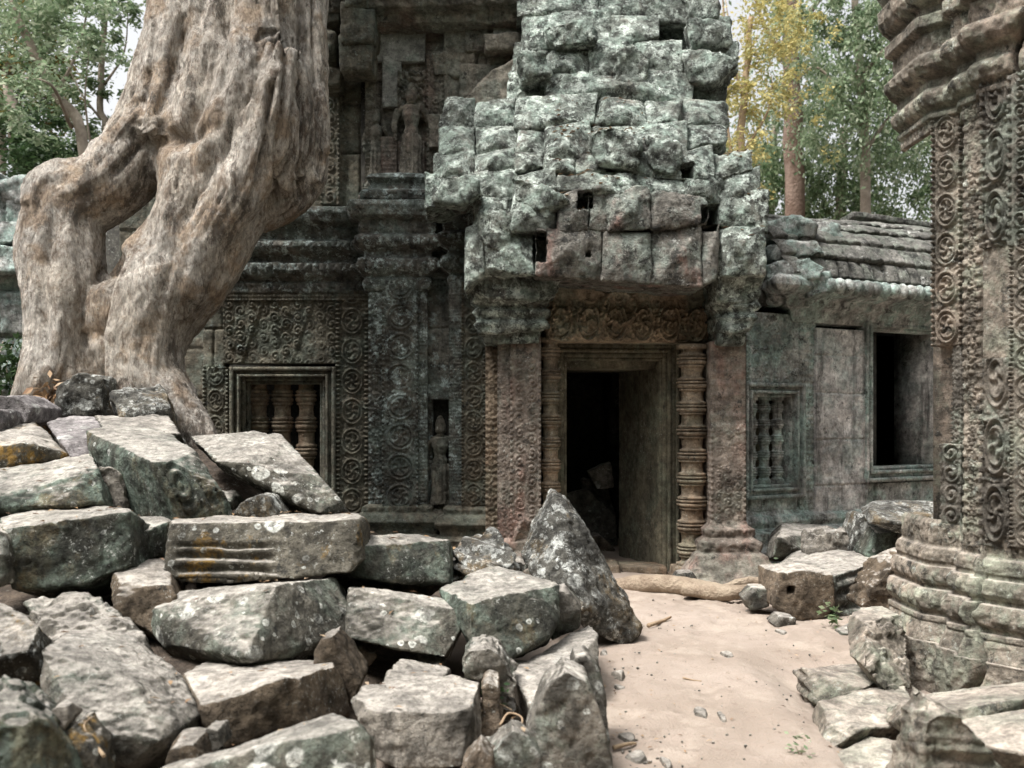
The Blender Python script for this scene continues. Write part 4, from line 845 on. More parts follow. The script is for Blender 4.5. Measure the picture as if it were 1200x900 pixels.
# ---------------------------------------------------------------- giant tree straddling the wall
def pch(lst, n=9):
    P = []
    for px, py, Y, r in lst:
        w = pt(px, py, Y); P.append((w[0], w[1], w[2], r / FP * Y))
    return spline(P, n)
roots = {
 'a': [(262, -330, 9.9, 74), (250, -120, 9.9, 68), (232, 20, 9.8, 58), (206, 105, 9.7, 50), (172, 165, 9.6, 44), (134, 212, 9.5, 42), (80, 245, 9.4, 43), (70, 295, 9.3, 46), (76, 350, 9.2, 46), (70, 405, 9.1, 40), (58, 445, 9.0, 36), (38, 485, 8.9, 26), (22, 520, 8.8, 18)],
 'a2': [(95, 400, 9.15, 26), (84, 440, 9.05, 30), (88, 480, 9.0, 30), (84, 530, 9.0, 20)],
 'a3': [(180, 60, 9.9, 20), (172, 120, 9.8, 26), (150, 170, 9.6, 26), (110, 205, 9.4, 24), (62, 220, 9.3, 28), (48, 250, 9.2, 24)],
 'b': [(300, -330, 9.9, 88), (300, -120, 9.9, 80), (292, 20, 9.8, 70), (284, 110, 9.6, 72), (262, 190, 9.5, 74), (248, 250, 9.4, 60), (216, 310, 9.3, 60), (174, 358, 9.2, 62), (160, 405, 9.1, 56), (168, 450, 9.0, 50), (196, 482, 8.9, 40), (226, 506, 8.8, 26), (246, 530, 8.7, 16)],
 'b2': [(140, 380, 9.15, 34), (134, 430, 9.1, 34), (146, 475, 9.0, 34), (160, 520, 8.9, 24)],
 'b3': [(262, 60, 9.45, 26), (246, 130, 9.3, 28), (226, 200, 9.15, 26), (208, 262, 9.05, 24), (192, 310, 9.0, 22), (166, 352, 9.0, 20)],
 'b4': [(330, 60, 9.3, 26), (310, 150, 9.2, 34), (276, 225, 9.1, 32), (236, 290, 9.05, 28), (214, 350, 9.0, 22)],
 'c': [(338, -330, 10.0, 52), (338, -120, 10.0, 48), (340, 20, 9.9, 42), (344, 100, 9.8, 40), (348, 160, 9.7, 37), (346, 205, 9.7, 36), (326, 240, 9.6, 24), (300, 262, 9.6, 14)],
 'c2': [(360, -100, 9.8, 16), (362, 20, 9.7, 16), (366, 110, 9.6, 16), (372, 170, 9.6, 14), (366, 215, 9.6, 14)],
 'c3': [(318, -100, 9.5, 18), (322, 40, 9.4, 17), (332, 120, 9.3, 16), (326, 180, 9.3, 16), (316, 215, 9.3, 14)],
 'c4': [(344, 60, 9.4, 13), (350, 130, 9.35, 13), (344, 190, 9.35, 14), (334, 222, 9.4, 12)],
 'd': [(212, -60, 9.6, 20), (204, 40, 9.5, 20), (196, 100, 9.4, 18), (182, 150, 9.3, 20)],
 'f': [(214, 160, 9.5, 36), (190, 194, 9.5, 28), (184, 216, 9.5, 16)],
 'k': [(172, 130, 9.4, 12), (154, 148, 9.3, 15), (142, 160, 9.3, 11)], 'k2': [(186, 150, 9.2, 14), (166, 158, 9.2, 10)]}
TR = thing('giant_tree', 'huge pale tree gripping the temple wall, two thick roots splayed over the rubble', 'tree', (xx(150, 9.1), 9.1, 1.3))
ch = [pch(v) for v in roots.values()]
V, F = join([sph_chain([(c[:3], max(c[3], .02)) for c in s], 20) for s in ch])
V, F, N = remesh(V, F, .025, 5)
C = np.concatenate(ch); Tn = np.concatenate([np.gradient(c[:, :3], axis=0) for c in ch]); Tn /= np.linalg.norm(Tn, axis=1)[:, None]
Ls = np.concatenate([np.cumsum(np.r_[0, np.linalg.norm(np.diff(c[:, :3], axis=0), axis=1)]) + 10 * i for i, c in enumerate(ch)])
idx = np.empty(len(V), int)
for s in range(0, len(V), 20000):
    D = ((V[s:s + 20000, None] - C[None, :, :3]) ** 2).sum(-1) - (C[None, :, 3] ** 2) * .9; idx[s:s + 20000] = D.argmin(1)
t = Tn[idx]; rel = V - C[idx, :3]; al = (rel * t).sum(1)
rad = rel - al[:, None] * t; rad /= np.linalg.norm(rad, axis=1)[:, None] + 1e-6
ref = np.cross(t, np.array((0, 1, 0))); ref /= np.linalg.norm(ref, axis=1)[:, None] + 1e-6; b = np.cross(t, ref)
ang = np.arctan2((rad * b).sum(1), (rad * ref).sum(1)); q = np.stack([np.cos(ang) * 1.0, np.sin(ang) * 1.0, (Ls[idx] + al) * .33], 1)
flow = fbm(q, 3.2, 4, 3); flow2 = 1 - np.abs(fbm(q, 6, 3, 4)) * 2
d = .035 * flow + .016 * flow2 * np.clip(C[idx, 3] * 3, .3, 1) + .03 * fbm(V, 2.2, 3, 6) + .022 * fbm(V, 8, 4, 7, stretch=(1, 1, .5)) + .010 * fbm(V, 24, 3, 8, stretch=(1, 1, .5))
rg_ = (V[:, 0] > -3.1) & (V[:, 2] > 3.5)
d += np.where(rg_, -.05 * sstep(.3, .6, np.abs(fbm(q, 5, 2, 14))), 0)
# slit hollow on the right-hand mass
px = 600 + V[:, 0] / V[:, 1] * FP; py = HZ - (V[:, 2] - EYE) / V[:, 1] * FP
for hx, hy, sx, sy, tl, dep in ((313, 180, 7, 34, -.28, .16), (215, 158, 16, 7, .2, .07), (258, 25, 6, 12, 0, .07)):
    m = np.exp(-(((px - hx) - tl * (py - hy)) / sx) ** 2 - ((py - hy) / sy) ** 2) * (N[:, 1] < 0); d -= dep * m
def pline(pts, w, dep):
    P = np.array(pts, float); best = np.full(len(V), 1e9)
    for a_, b_ in zip(P[:-1], P[1:]):
        ab = b_ - a_; t_ = np.clip(((px - a_[0]) * ab[0] + (py - a_[1]) * ab[1]) / (ab @ ab), 0, 1)
        best = np.minimum(best, np.hypot(px - a_[0] - ab[0] * t_, py - a_[1] - ab[1] * t_))
    return dep * np.exp(-((best + 2 * fbm(V, 5, 2, 31)) / w) ** 2) * (N[:, 1] < .1)
for pts_, w_, dp_ in (([(262, -40), (254, 50), (236, 110), (214, 148), (200, 160)], 12, .13), ([(240, 150), (222, 168), (205, 170)], 9, .08), ([(352, -60), (354, 90), (356, 170), (352, 230)], 3.5, .09), ([(332, -60), (336, 60), (332, 140), (322, 222)], 3.5, .08),
        ([(366, 0), (370, 110), (372, 200)], 3, .06), ([(318, 100), (312, 160), (304, 215)], 4, .08), ([(134, 300), (122, 330), (110, 390), (111, 470)], 8, .22), ([(214, 20), (204, 80), (186, 130)], 5, .05), ([(226, 240), (196, 320), (178, 390)], 6, .035), ([(170, 165), (150, 186), (136, 200)], 5, .05), ([(60, 260), (52, 340), (56, 420)], 5, .03)):
    d -= pline(pts_, w_, dp_)
V = V + N * d[:, None]
mk('trunk', V, F, M['bark'], TR)
# leaf litter caught in the root fork and small hanging fibres
# ---------------------------------------------------------------- creeping plant on the left wall
def leaves(centres, n, size, rng, droop=.4, spread=None):
    """many small bent leaves, each its own diamond of four vertices"""
    c = centres[rng.integers(0, len(centres), n)]
    p = c[:, :3] + rng.normal(size=(n, 3)) * c[:, 3:4] * (np.array(spread) if spread is not None else 1)
    a = rng.uniform(0, 6.28, n); d = np.stack([np.cos(a), np.sin(a), -np.abs(rng.normal(size=n)) * droop * 2 + .2], 1); d /= np.linalg.norm(d, axis=1)[:, None]
    w = np.cross(d, rng.normal(size=(n, 3))); w /= np.linalg.norm(w, axis=1)[:, None]
    s = size * rng.uniform(.6, 1.4, n)[:, None]
    nn = np.cross(d, w)
    V = np.stack([p, p + d * s * .5 + w * s * .22 + nn * s * .05, p + d * s, p + d * s * .5 - w * s * .22 + nn * s * .05], 1).reshape(-1, 3)
    F = np.arange(n * 4).reshape(n, 4); return V, F
rgp = np.random.default_rng(5)
cr = thing('creeping_plant', 'small dark green creeper growing on the mossy wall at the left edge', 'plant', (xx(14, 11.9), 11.9, 1.9))
cc = np.array([[*pt(a, b, 11.9), .09] for a, b in ((16, 405), (26, 418), (12, 430), (22, 442), (8, 452), (32, 428), (14, 465), (-10, 440), (4, 420))])
mk('foliage', *leaves(cc, 420, .1, rgp, .5), M['leafd'], cr, smooth=False)
st_ = join([sph_chain([(pt(a, b, 12.0), .008) for a, b in ((x0, 500), (x0 + 4, 460), (x0 - 3, 430), (x0 + 6, 400))], 6) for x0 in (10, 22, -2)])
mk('stem', *st_, M['trunkgrey'], cr)
# ---------------------------------------------------------------- fallen blocks
def add(name, label, mat, P, vox, cat='stone block', group='fallen stone blocks heaped left of the doorway', **k):
    k.setdefault('seed', S()); k.setdefault('rough', .014); V, F = rock(P, vox * .85, **k)[:2]; return mk(name, V, F, M[mat], label=label, cat=cat, group=group)
b = add
b('lichened_boulder', 'upright black and white lichened boulder between the tree roots', 'r_white', PR([(62, 456), (72, 447), (95, 438), (118, 441), (121, 489), (60, 490)], 8.3, .4), .02, cat='boulder', rough=.03)
b('lichened_boulder', 'pale flat-topped boulder leaning at the foot of the right tree root', 'r_white', HP([(125, 456, 8.2), (188, 450, 8.6), (200, 478, 8.1), (195, 492, 8.1), (140, 490, 8.0)]), .02, cat='boulder', rough=.03)
b('fallen_block', 'dark purplish stone at the left edge below the tree root', 'r_purple', PR([(-30, 466), (18, 463), (40, 478), (42, 494), (5, 502), (-30, 502)], 7.7, .5), .02)
b('fallen_block', 'small purplish stone cut by the left edge above the flat slabs', 'r_purple', PR([(-40, 478), (-2, 480), (5, 495), (2, 512), (-40, 512)], 7.4, .4), .02)
b('fallen_slab', 'flat slab with sandy top and dark wedge front at the left edge', 'r_moss', HP([(-30, 505, 7.4), (40, 494, 7.8), (54, 505, 7.5), (82, 534, 7.1), (28, 519, 6.9), (-30, 522, 6.8), (-30, 549, 6.8), (10, 546, 6.85)]), .02, cat='slab', cuts=2)
b('fallen_slab', 'smooth purplish grey slab lying just below the lichened boulders', 'r_purple', HP([(50, 490, 7.8), (110, 488, 8.1), (150, 498, 7.7), (116, 531, 7.0), (76, 527, 6.9)], .5, .35), .02, cat='slab', cuts=3)
b('fallen_slab', 'grey slab behind the tilted carved block and left of the root foot', 'r_grey', HP([(110, 487, 8.0), (196, 484, 8.2), (212, 508, 7.5), (150, 512, 7.2), (120, 505, 7.3)], .4, .3), .02, cat='slab', cuts=3)
def endcarve(V, N):
    px = 600 + V[:, 0] / V[:, 1] * FP; py = HZ - (V[:, 2] - EYE) / V[:, 1] * FP
    ax, ay, vx, vy = 50., -25., 30., 58.; dt = ax * vy - ay * vx; x, y = px - 187, py - 548
    u = (x * vy - y * vx) / dt; v = (ax * y - ay * x) / dt
    m = (u > .04) & (u < 1.05) & (v > -.02) & (v < 1.05) & (N[:, 1] < -.35)
    r = .014 * np.cos(np.hypot((u - .22) * 1.6, v - .45) * 26) * (u < .42) + .012 * np.sign(fbm(V, 16, 2, 5)) * (u > .62) - .02 * (np.exp(-((u - .45) / .03) ** 2) + np.exp(-((u - .62) / .03) ** 2) + np.exp(-((u - .05) / .03) ** 2))
    return np.where(m, r, 0)
b('carved_block', 'tilted block with green carved end panel lying high on the heap', 'r_green', HP([(100, 504, 7.1), (103, 523, 6.95), (128, 497, 7.5), (203, 503, 7.5), (238, 524, 6.8), (272, 580, 6.5), (262, 604, 6.4), (213, 608, 6.3), (160, 566, 6.5), (186, 545, 6.25)], .1, .25), .016, cuts=2, rough=.012,
  mould=endcarve)
b('fallen_slab', 'large tilted slab with smooth grey top and spotted right flank under the false window', 'r_spot', HP([(220, 510, 7.6), (287, 505, 7.9), (333, 509, 7.6), (312, 531, 7.1), (281, 543, 6.8), (252, 541, 6.85), (390, 560, 7.0), (407, 582, 6.9), (406, 601, 6.9), (374, 602, 6.7), (330, 572, 6.75)], .25, .1), .018, cat='slab', cuts=2, rough=.014)
b('fallen_block', 'small whitish wedge of stone tucked under the large tilted slab', 'r_white', PR([(266, 608), (280, 590), (303, 580), (313, 584), (326, 608)], 6.45, .4), .016, cat='stone')
b('fallen_slab', 'broad sandy-topped slab at the left edge above the big green block', 'r_green', HP([(-60, 556, 6.9), (45, 540, 7.1), (108, 531, 7.1), (115, 548, 6.45), (122, 592, 6.3), (70, 592, 6.15), (-40, 600, 6.1), (-40, 590, 6.1), (50, 582, 6.2), (107, 553, 6.4)], .2, .15), .016, cat='slab', cuts=2)
b('rough_stone', 'narrow pale rough stone wedged beside the tilted carved block', 'r_pale', PR([(114, 546), (135, 548), (147, 575), (144, 602), (116, 600)], 6.6, .3), .014, cat='stone', rough=.03)
b('fallen_block', 'big rectangular green block with sandy top at the left edge', 'r_green', HP([(-4, 597, 6.5), (100, 590, 6.5), (148, 595, 6.2), (152, 600, 5.75), (155, 662, 5.7), (105, 682, 5.55), (75, 692, 5.5), (14, 690, 5.5), (2, 620, 5.5), (60, 612, 5.55)], .35, .12), .014, cuts=2, rough=.014)
b('fallen_block', 'sliver of dark block cut by the left edge beside the big green block', 'r_spot', PR([(-60, 622), (-6, 622), (3, 636), (6, 686), (-60, 690)], 5.4, .5), .016)
b('fallen_block', 'small block with green face between the big green block and the moulded beam', 'r_green', HP([(153, 606, 6.4), (190, 605, 6.5), (196, 612, 6.1), (200, 655, 6.1), (156, 655, 5.95), (157, 627, 5.9)], .4, .1), .016, cuts=2)
def bars(V, N):
    px = 600 + V[:, 0] / V[:, 1] * FP; py = HZ - (V[:, 2] - EYE) / V[:, 1] * FP
    w = sstep(196, 215, px) * sstep(335, 305, px) * sstep(634, 642, py) * (N[:, 1] < -.3); return w * (.018 * np.cos((py - 646) / 15 * 6.28 + 1.5 * fbm(V, 4, 2, 3)) - .028 + .03 * fbm(V, 5, 2, 8))
b('moulded_beam', 'long horizontal block with broken mouldings, flat sandy top and orange moss at its left end', 'r_moss', HP([(205, 606, 6.4), (412, 602, 6.4), (422, 608, 5.95), (426, 656, 5.9), (410, 671, 5.8), (368, 670, 5.75), (330, 679, 5.7), (270, 684, 5.7), (199, 680, 5.7), (191, 667, 5.75), (199, 613, 5.8)], .35, .05), .014, cuts=2, rough=.012, mould=bars, cat='carved block')
b('fallen_block', 'sandy-topped dark block sunk below the left end of the moulded beam', 'r_brown', HP([(120, 677, 5.5), (155, 657, 6.0), (200, 655, 6.0), (202, 690, 5.4), (178, 738, 5.3), (135, 718, 5.3)], .3, .2), .015, cuts=3)
b('wavy_rock', 'wavy eroded grey rock under the big green block', 'r_grey', HP([(28, 706, 5.4), (105, 693, 5.6), (128, 704, 5.4), (172, 744, 5.1), (170, 756, 5.0), (110, 750, 4.9), (47, 762, 4.8), (42, 722, 5.0)], .3, .25), .013, cat='rock', rough=.035)
b('fallen_block', 'dark spotted block with an orange mossy edge at the left border', 'r_moss', HP([(-40, 690, 4.9), (28, 718, 4.8), (46, 734, 4.7), (43, 812, 4.5), (22, 790, 4.4), (-40, 800, 4.4)], .3, .2), .012, cuts=3)
b('fallen_block', 'large angular grey block with sloping pale top near the lower left corner', 'r_grey', HP([(46, 760, 4.3), (80, 737, 4.9), (114, 739, 4.9), (157, 748, 4.9), (211, 787, 4.7), (236, 836, 4.35), (189, 868, 4.0), (150, 896, 4.0), (110, 892, 4.0), (98, 856, 3.95), (44, 806, 4.2), (152, 797, 4.25)], .2, .15), .011, cuts=0, rough=.014)
b('fallen_block', 'great pale block with a sloping grey face and a spotted right face below the beam', 'r_spot', HP([(180, 713, 5.35), (199, 693, 5.7), (324, 685, 5.3), (392, 676, 5.85), (416, 727, 5.7), (409, 741, 5.6), (338, 772, 5.15), (287, 775, 4.85), (235, 779, 5.0), (212, 786, 5.1), (176, 740, 5.4)], .3, .1), .012, cuts=1, rough=.011)
b('fallen_block', 'bright sandy-topped block with a dark brown front in the middle of the heap', 'r_brown', HP([(213, 788, 4.8), (244, 776, 5.15), (388, 772, 5.15), (394, 784, 4.75), (398, 820, 4.65), (386, 838, 4.6), (263, 878, 4.35), (234, 845, 4.35), (236, 829, 4.35), (337, 795, 4.5)], .3, .15), .011, cuts=1, rough=.011)
b('fallen_block', 'brown pointed stone standing behind the bright sandy-topped block', 'r_brown', PR([(366, 768), (376, 752), (391, 743), (400, 756), (424, 800), (408, 836), (372, 830)], 5.0, .3), .013, cuts=4, cat='stone')
b('fallen_slab', 'long lichen-dotted slab cut by the bottom edge left of centre', 'r_spot', HP([(175, 906, 3.95), (250, 880, 4.0), (308, 862, 4.05), (392, 836, 4.15), (416, 843, 4.0), (430, 858, 3.85), (436, 960, 3.75), (160, 960, 3.7), (240, 896, 3.8), (330, 866, 3.85)], .2, .1), .010, cat='slab', cuts=1, rough=.011)
b('small_stone', 'small grey stone in the gap beneath the bright sandy-topped block', 'r_grey', PR([(226, 872), (240, 856), (254, 858), (262, 876), (240, 892), (228, 888)], 4.1, .15), .009, cat='stone')
b('small_stone', 'reddish brown stone in shade left of the long lichen-dotted slab', 'r_brown', PR([(188, 892), (200, 872), (226, 872), (238, 900), (200, 910)], 3.95, .2), .010, cat='stone')
def car2(V, N): return .009 * np.sign(fbm(V, 15, 2, 4)) * (N[:, 2] > .3) - .014 * np.exp(-((V[:, 2] - .62) / .012) ** 2) * (N[:, 2] < .3)
b('carved_corner_block', 'green carved corner block with raised edge bands in the lower left corner', 'r_green', HP([(-60, 796, 3.8), (19, 792, 3.85), (60, 843, 3.65), (70, 866, 3.6), (84, 960, 3.5), (-60, 960, 3.4), (-60, 840, 3.5), (40, 850, 3.5)], .2, .1), .009, cuts=1, rough=.012, mould=car2, cat='carved block')
b('small_stone', 'small white stone beside the carved block in the lower left corner', 'r_pale', PR([(56, 846), (60, 830), (76, 828), (84, 842), (74, 856)], 3.75, .12), .008, cat='stone')
b('small_stone', 'mossy brown stone between the carved corner block and the large angular block', 'r_moss', PR([(64, 862), (84, 850), (112, 880), (118, 930), (70, 930)], 3.75, .2), .009, cat='stone')
b('fallen_block', 'green lichened rectangular block right of the moulded beam', 'r_green', HP([(424, 625, 6.3), (487, 626, 6.5), (527, 633, 6.4), (526, 684, 6.2), (440, 680, 6.0), (408, 676, 6.05), (412, 640, 6.0)], .4, .1), .015, cuts=2)
b('fallen_block', 'dark stone filling the gap under the green lichened rectangular block', 'r_brown', PR([(412, 676), (516, 680), (518, 700), (420, 700)], 6.35, .5), .02)
b('fallen_block', 'grey block with clustered white lichen rings at the centre of the heap', 'r_spot', HP([(407, 687, 5.8), (453, 690, 5.9), (528, 702, 5.9), (545, 716, 5.7), (539, 740, 5.6), (521, 771, 5.45), (457, 759, 5.45), (404, 746, 5.5)], .4, .1), .013, cuts=2, rough=.011)
b('moulded_stone', 'stone with ridged mouldings leaning toward the left door pilaster', 'r_white', HP([(525, 682, 6.7), (530, 651, 6.7), (541, 634, 6.9), (577, 622, 7.1), (593, 635, 6.9), (607, 662, 6.6), (556, 674, 6.5)], .35, .1), .015, cuts=2, cat='carved block',
  mould=lambda V, N: .025 * np.cos((V[:, 2] + .25 * V[:, 0]) * 75) * (N[:, 1] < .3))
b('fallen_block', 'flat-topped block with dark green face left of the pyramid rock', 'r_green', HP([(514, 690, 6.0), (577, 664, 6.6), (648, 678, 6.2), (551, 706, 5.55), (656, 684, 6.0), (658, 722, 5.9), (642, 746, 5.7), (594, 772, 5.5), (551, 758, 5.5), (541, 724, 5.6)], .25, .1), .013, cuts=2, rough=.017)
b('fallen_block', 'plain grey stone between the flat-topped green block and the pyramid rock', 'r_grey', PR([(642, 700), (664, 692), (682, 711), (683, 736), (646, 754)], 6.1, .35), .014, cuts=3)
b('fallen_slab', 'wedge slab under the pyramid rock beside the sandy path', 'r_grey', HP([(615, 776, 5.6), (634, 766, 5.8), (690, 731, 6.3), (701, 742, 6.0), (702, 778, 5.7), (666, 786, 5.4)], .25, .15), .013, cat='slab', cuts=2)
b('fallen_slab', 'sandy flat slab behind the tall standing grey rock', 'r_pale', HP([(594, 783, 5.4), (602, 772, 5.7), (662, 776, 5.6), (672, 787, 5.4), (642, 828, 4.95), (626, 838, 4.9)], .2, .2), .012, cat='slab', cuts=1)
b('round_boulder', 'pitted round grey boulder beside the bright front block', 'r_grey', PR([(541, 772), (548, 762), (566, 757), (586, 765), (608, 800), (602, 816), (570, 826), (540, 800)], 5.0, .35), .012, cat='boulder', rough=.03)
b('fallen_slab', 'pale tilted slab in the shadowed gap behind the bright front block', 'r_pale', HP([(470, 768, 5.5), (528, 782, 5.4), (517, 800, 5.0), (444, 802, 4.9)], .1, .3), .012, cat='slab', cuts=1)
b('fallen_block', 'bright pale block with chipped front edge at the bottom centre', 'r_pale', HP([(408, 824, 4.5), (423, 806, 4.8), (526, 793, 5.0), (563, 799, 4.85), (561, 876, 4.6), (540, 899, 4.4), (468, 902, 4.35), (438, 890, 4.35), (412, 836, 4.4), (551, 833, 4.45)], .2, .05), .010, cuts=4, rough=.017)
b('fallen_block', 'narrow dark stone standing against the right side of the bright front block', 'r_brown', PR([(563, 806), (572, 800), (586, 806), (589, 856), (570, 886), (560, 880)], 4.75, .3), .011, cat='stone', cuts=3)
b('standing_rock', 'tall peaked grey rock standing at the bottom edge beside the path', 'r_grey', PR([(617, 870), (628, 836), (641, 806), (664, 787), (690, 800), (702, 830), (719, 900), (722, 950), (614, 950)], 4.35, .3), .010, cat='rock', cuts=3, rough=.014)
b('standing_rock', 'second dark peak leaning behind the tall grey rock beside the path', 'r_grey', PR([(668, 800), (674, 772), (686, 770), (702, 784), (712, 830), (718, 890), (680, 890)], 4.75, .3), .011, cat='rock', cuts=3)
b('fallen_block', 'low grey stone at the bottom edge left of the tall peaked rock', 'r_grey', PR([(566, 888), (600, 856), (612, 858), (634, 888), (640, 950), (560, 950)], 4.2, .3), .010, cat='stone', cuts=4)
b('fallen_block', 'brown stone corner at the bottom edge under the bright front block', 'r_brown', PR([(540, 904), (562, 878), (578, 892), (582, 950), (530, 950)], 4.1, .2), .011, cat='stone')
b('pyramid_rock', 'tall pyramid-shaped rock with white lichen in front of the doorway', 'r_white', HP([(649, 577, 7.35), (665, 588, 7.3), (688, 620, 7.25), (700, 652, 7.2), (752, 734, 7.1), (749, 746, 7.05), (729, 757, 7.0), (684, 739, 6.9), (640, 700, 6.95), (612, 654, 7.15), (627, 617, 7.25), (672, 690, 6.75)], .45, .0), .015, cat='rock', cuts=4, rough=.025, group='none') 
for o in scene.objects:
    if o.get('group') == 'none': del o['group']
# filler stones deep in the heap's gaps
rgf = np.random.default_rng(31)
for i, (px, py, Y, r, lb) in enumerate([(20, 575, 6.9, 34, 'rough stone in the gap under the broad sandy-topped slab'), (345, 600, 7.0, 26, 'dark stone under the spotted flank of the large tilted slab'),
        (250, 596, 6.9, 24, 'dark stone behind the small whitish wedge'), (172, 672, 6.2, 24, 'stone between the green blocks and the moulded beam'), (395, 690, 6.3, 26, 'stone under the right end of the moulded beam'),
        (150, 770, 5.3, 26, 'stone behind the large angular grey block'), (20, 745, 5.3, 30, 'rough stone left of the wavy eroded rock'), (420, 770, 5.6, 22, 'small stone in the dark hollow below the lichen-ringed block'),
        (600, 740, 6.2, 24, 'stone under the flat-topped block with dark green face'), (500, 790, 5.5, 22, 'small stone beneath the pale tilted slab'), (590, 840, 5.0, 20, 'small stone right of the narrow dark stone'), (150, 898, 4.25, 24, 'stone under the large angular grey block'),
        (90, 745, 5.4, 22, 'stone under the wavy eroded rock'), (545, 650, 7.0, 20, 'stone behind the ridged moulded stone'), (604, 668, 7.3, 16, 'small stone at the foot of the left door pilaster')]):
    a = np.sort(rgf.uniform(0, 6.28, 9)); add('rubble_stone', lb, ['r_grey', 'r_brown', 'r_spot'][i % 3], PR([(px + r * math.cos(t), py + r * .7 * math.sin(t)) for t in a], Y, .3), .016, cat='stone', rough=.03)
# ---- right side stones
RG = 'fallen stones between the gallery and the carved pier'
b('cut_block', 'brown cube-like block with a small square socket beside the path', 'r_brown', PR([(906, 673), (945, 669), (978, 674), (980, 712), (964, 727), (934, 728), (905, 712)], 8.0, .5), .016, group=RG, cuts=3, holes=[(928, 692, 4, 4, .12)])
b('moulded_block', 'flat-topped block with stepped mouldings right behind the brown cube', 'r_grey', HP([(939, 664, 8.6), (988, 646, 9.3), (1037, 654, 8.9), (1036, 694, 8.7), (1003, 722, 8.2), (978, 722, 8.1), (979, 676, 8.1)], .35, .0), .016, group=RG, cuts=1, cat='carved block', mould=lambda V, N: .02 * np.cos(V[:, 2] * 55) * (N[:, 0] > .3))
b('pale_boulder', 'knobbly pale boulder behind the moulded block', 'r_pale', PR([(950, 650), (958, 628), (978, 618), (994, 620), (1002, 638), (990, 654)], 9.4, .4), .018, group=RG, cat='boulder', rough=.04)
b('fallen_block', 'dark squared block lying against the gallery plinth', 'r_grey', HP([(917, 613, 10.4), (962, 614, 10.5), (975, 624, 10.2), (952, 652, 9.7), (909, 652, 9.6), (912, 630, 9.6)], .4, .1), .02, group=RG)
b('fallen_slab', 'low grey slab between the dark squared block and the brown cube', 'r_grey', HP([(912, 662, 9.1), (930, 648, 9.6), (952, 640, 9.7), (960, 655, 9.2), (926, 670, 8.9)], .3, .1), .018, group=RG, cat='slab')
b('fallen_block', 'upright green lichened stone left of the layered slab', 'r_white', PR([(996, 645), (1010, 602), (1042, 616), (1030, 650), (1010, 656)], 9.3, .4), .018, group=RG, cat='stone')
b('layered_slab', 'dark layered slab propped across other stones below the gallery doorway', 'r_white', HP([(1017, 596, 8.9), (1027, 586, 9.3), (1106, 588, 9.2), (1112, 620, 8.7), (1098, 634, 8.5), (1064, 618, 8.5), (1027, 610, 8.6)], .2, .05), .016, group=RG, cat='slab', strata=.03, strata_f=22, cuts=3)
b('fallen_block', 'green grey block under the layered slab', 'r_green', PR([(1014, 650), (1030, 620), (1058, 622), (1052, 668), (1024, 666)], 9.0, .4), .018, group=RG)
b('rough_boulder', 'dark rough boulder leaning behind the cracked pier base', 'r_brown', PR([(1019, 714), (1022, 690), (1048, 662), (1084, 650), (1096, 690), (1060, 724)], 7.6, .5), .016, group=RG, cat='boulder', rough=.035, strata=.02)
b('fallen_block', 'grey block in shade between the layered slab and the pier', 'r_brown', PR([(1056, 626), (1096, 632), (1100, 668), (1056, 668)], 8.9, .4), .018, group=RG)
b('small_stone', 'angular pale stone at the left foot of the brown cube', 'r_grey', PR([(872, 702), (884, 690), (904, 690), (902, 712), (880, 716)], 8.2, .25), .014, group=RG, cat='stone', rough=.01)
b('small_stone', 'low stone half buried in front of the brown cube', 'r_grey', PR([(906, 732), (916, 722), (934, 724), (934, 738), (914, 740)], 7.7, .25), .014, group=RG, cat='stone', rough=.01)
b('small_stone', 'flat grey stone on the sand in front of the moulded block', 'r_grey', HP([(980, 736, 7.6), (1000, 728, 7.9), (1020, 730, 7.8), (1010, 744, 7.4), (990, 744, 7.4)], .1, .05), .014, group=RG, cat='stone', rough=.008)
b('small_stone', 'little stone beside the threshold root right of the door sill', 'r_grey', PR([(788, 682), (796, 672), (812, 670), (820, 680), (816, 690), (794, 690)], 9.3, .2), .015, group=RG, cat='stone', rough=.008)
PGp = 'broken slabs in front of the carved pier'
b('step_block', 'carved broken step block standing beside the cracked pier base', 'pier', HP([(1014, 730, 6.2), (1027, 722, 6.5), (1062, 718, 6.5), (1066, 808, 5.9), (1040, 812, 5.75), (1014, 782, 5.8)], .3, .0), .012, group=PGp, cuts=1, rough=.014, cat='carved block', mould=lambda V, N: .014 * np.sign(fbm(V, 13, 2, 9)) * (N[:, 1] < -.3))
b('moulded_slab', 'broken slab with banded edge jutting over the path left of the pier', 'pier', HP([(941, 783, 6.1), (1011, 776, 6.6), (1052, 786, 6.3), (1016, 806, 5.75), (1012, 812, 5.75), (958, 826, 5.85), (947, 809, 5.95)], .2, .06), .011, group=PGp, cuts=1, rough=.012, cat='slab', mould=lambda V, N: .016 * np.cos(V[:, 2] * 90) * (np.abs(N[:, 2]) < .6))
b('slab', 'thick worn slab with a broken socket in front of the pier', 'pier', HP([(957, 822, 5.4), (1011, 808, 5.8), (1062, 802, 5.9), (1090, 850, 5.2), (1012, 854, 4.95), (970, 880, 4.95), (954, 842, 5.2)], .1, .12), .011, group=PGp, cuts=2, rough=.014, holes=[(998, 830, 12, 8, .12)])
b('slab', 'low worn slab at the bottom edge right of the path', 'pier', HP([(944, 900, 4.7), (1016, 862, 5.0), (1092, 876, 4.8), (1100, 950, 4.2), (936, 950, 4.3)], .2, .1), .010, group=PGp, cuts=2, rough=.011)
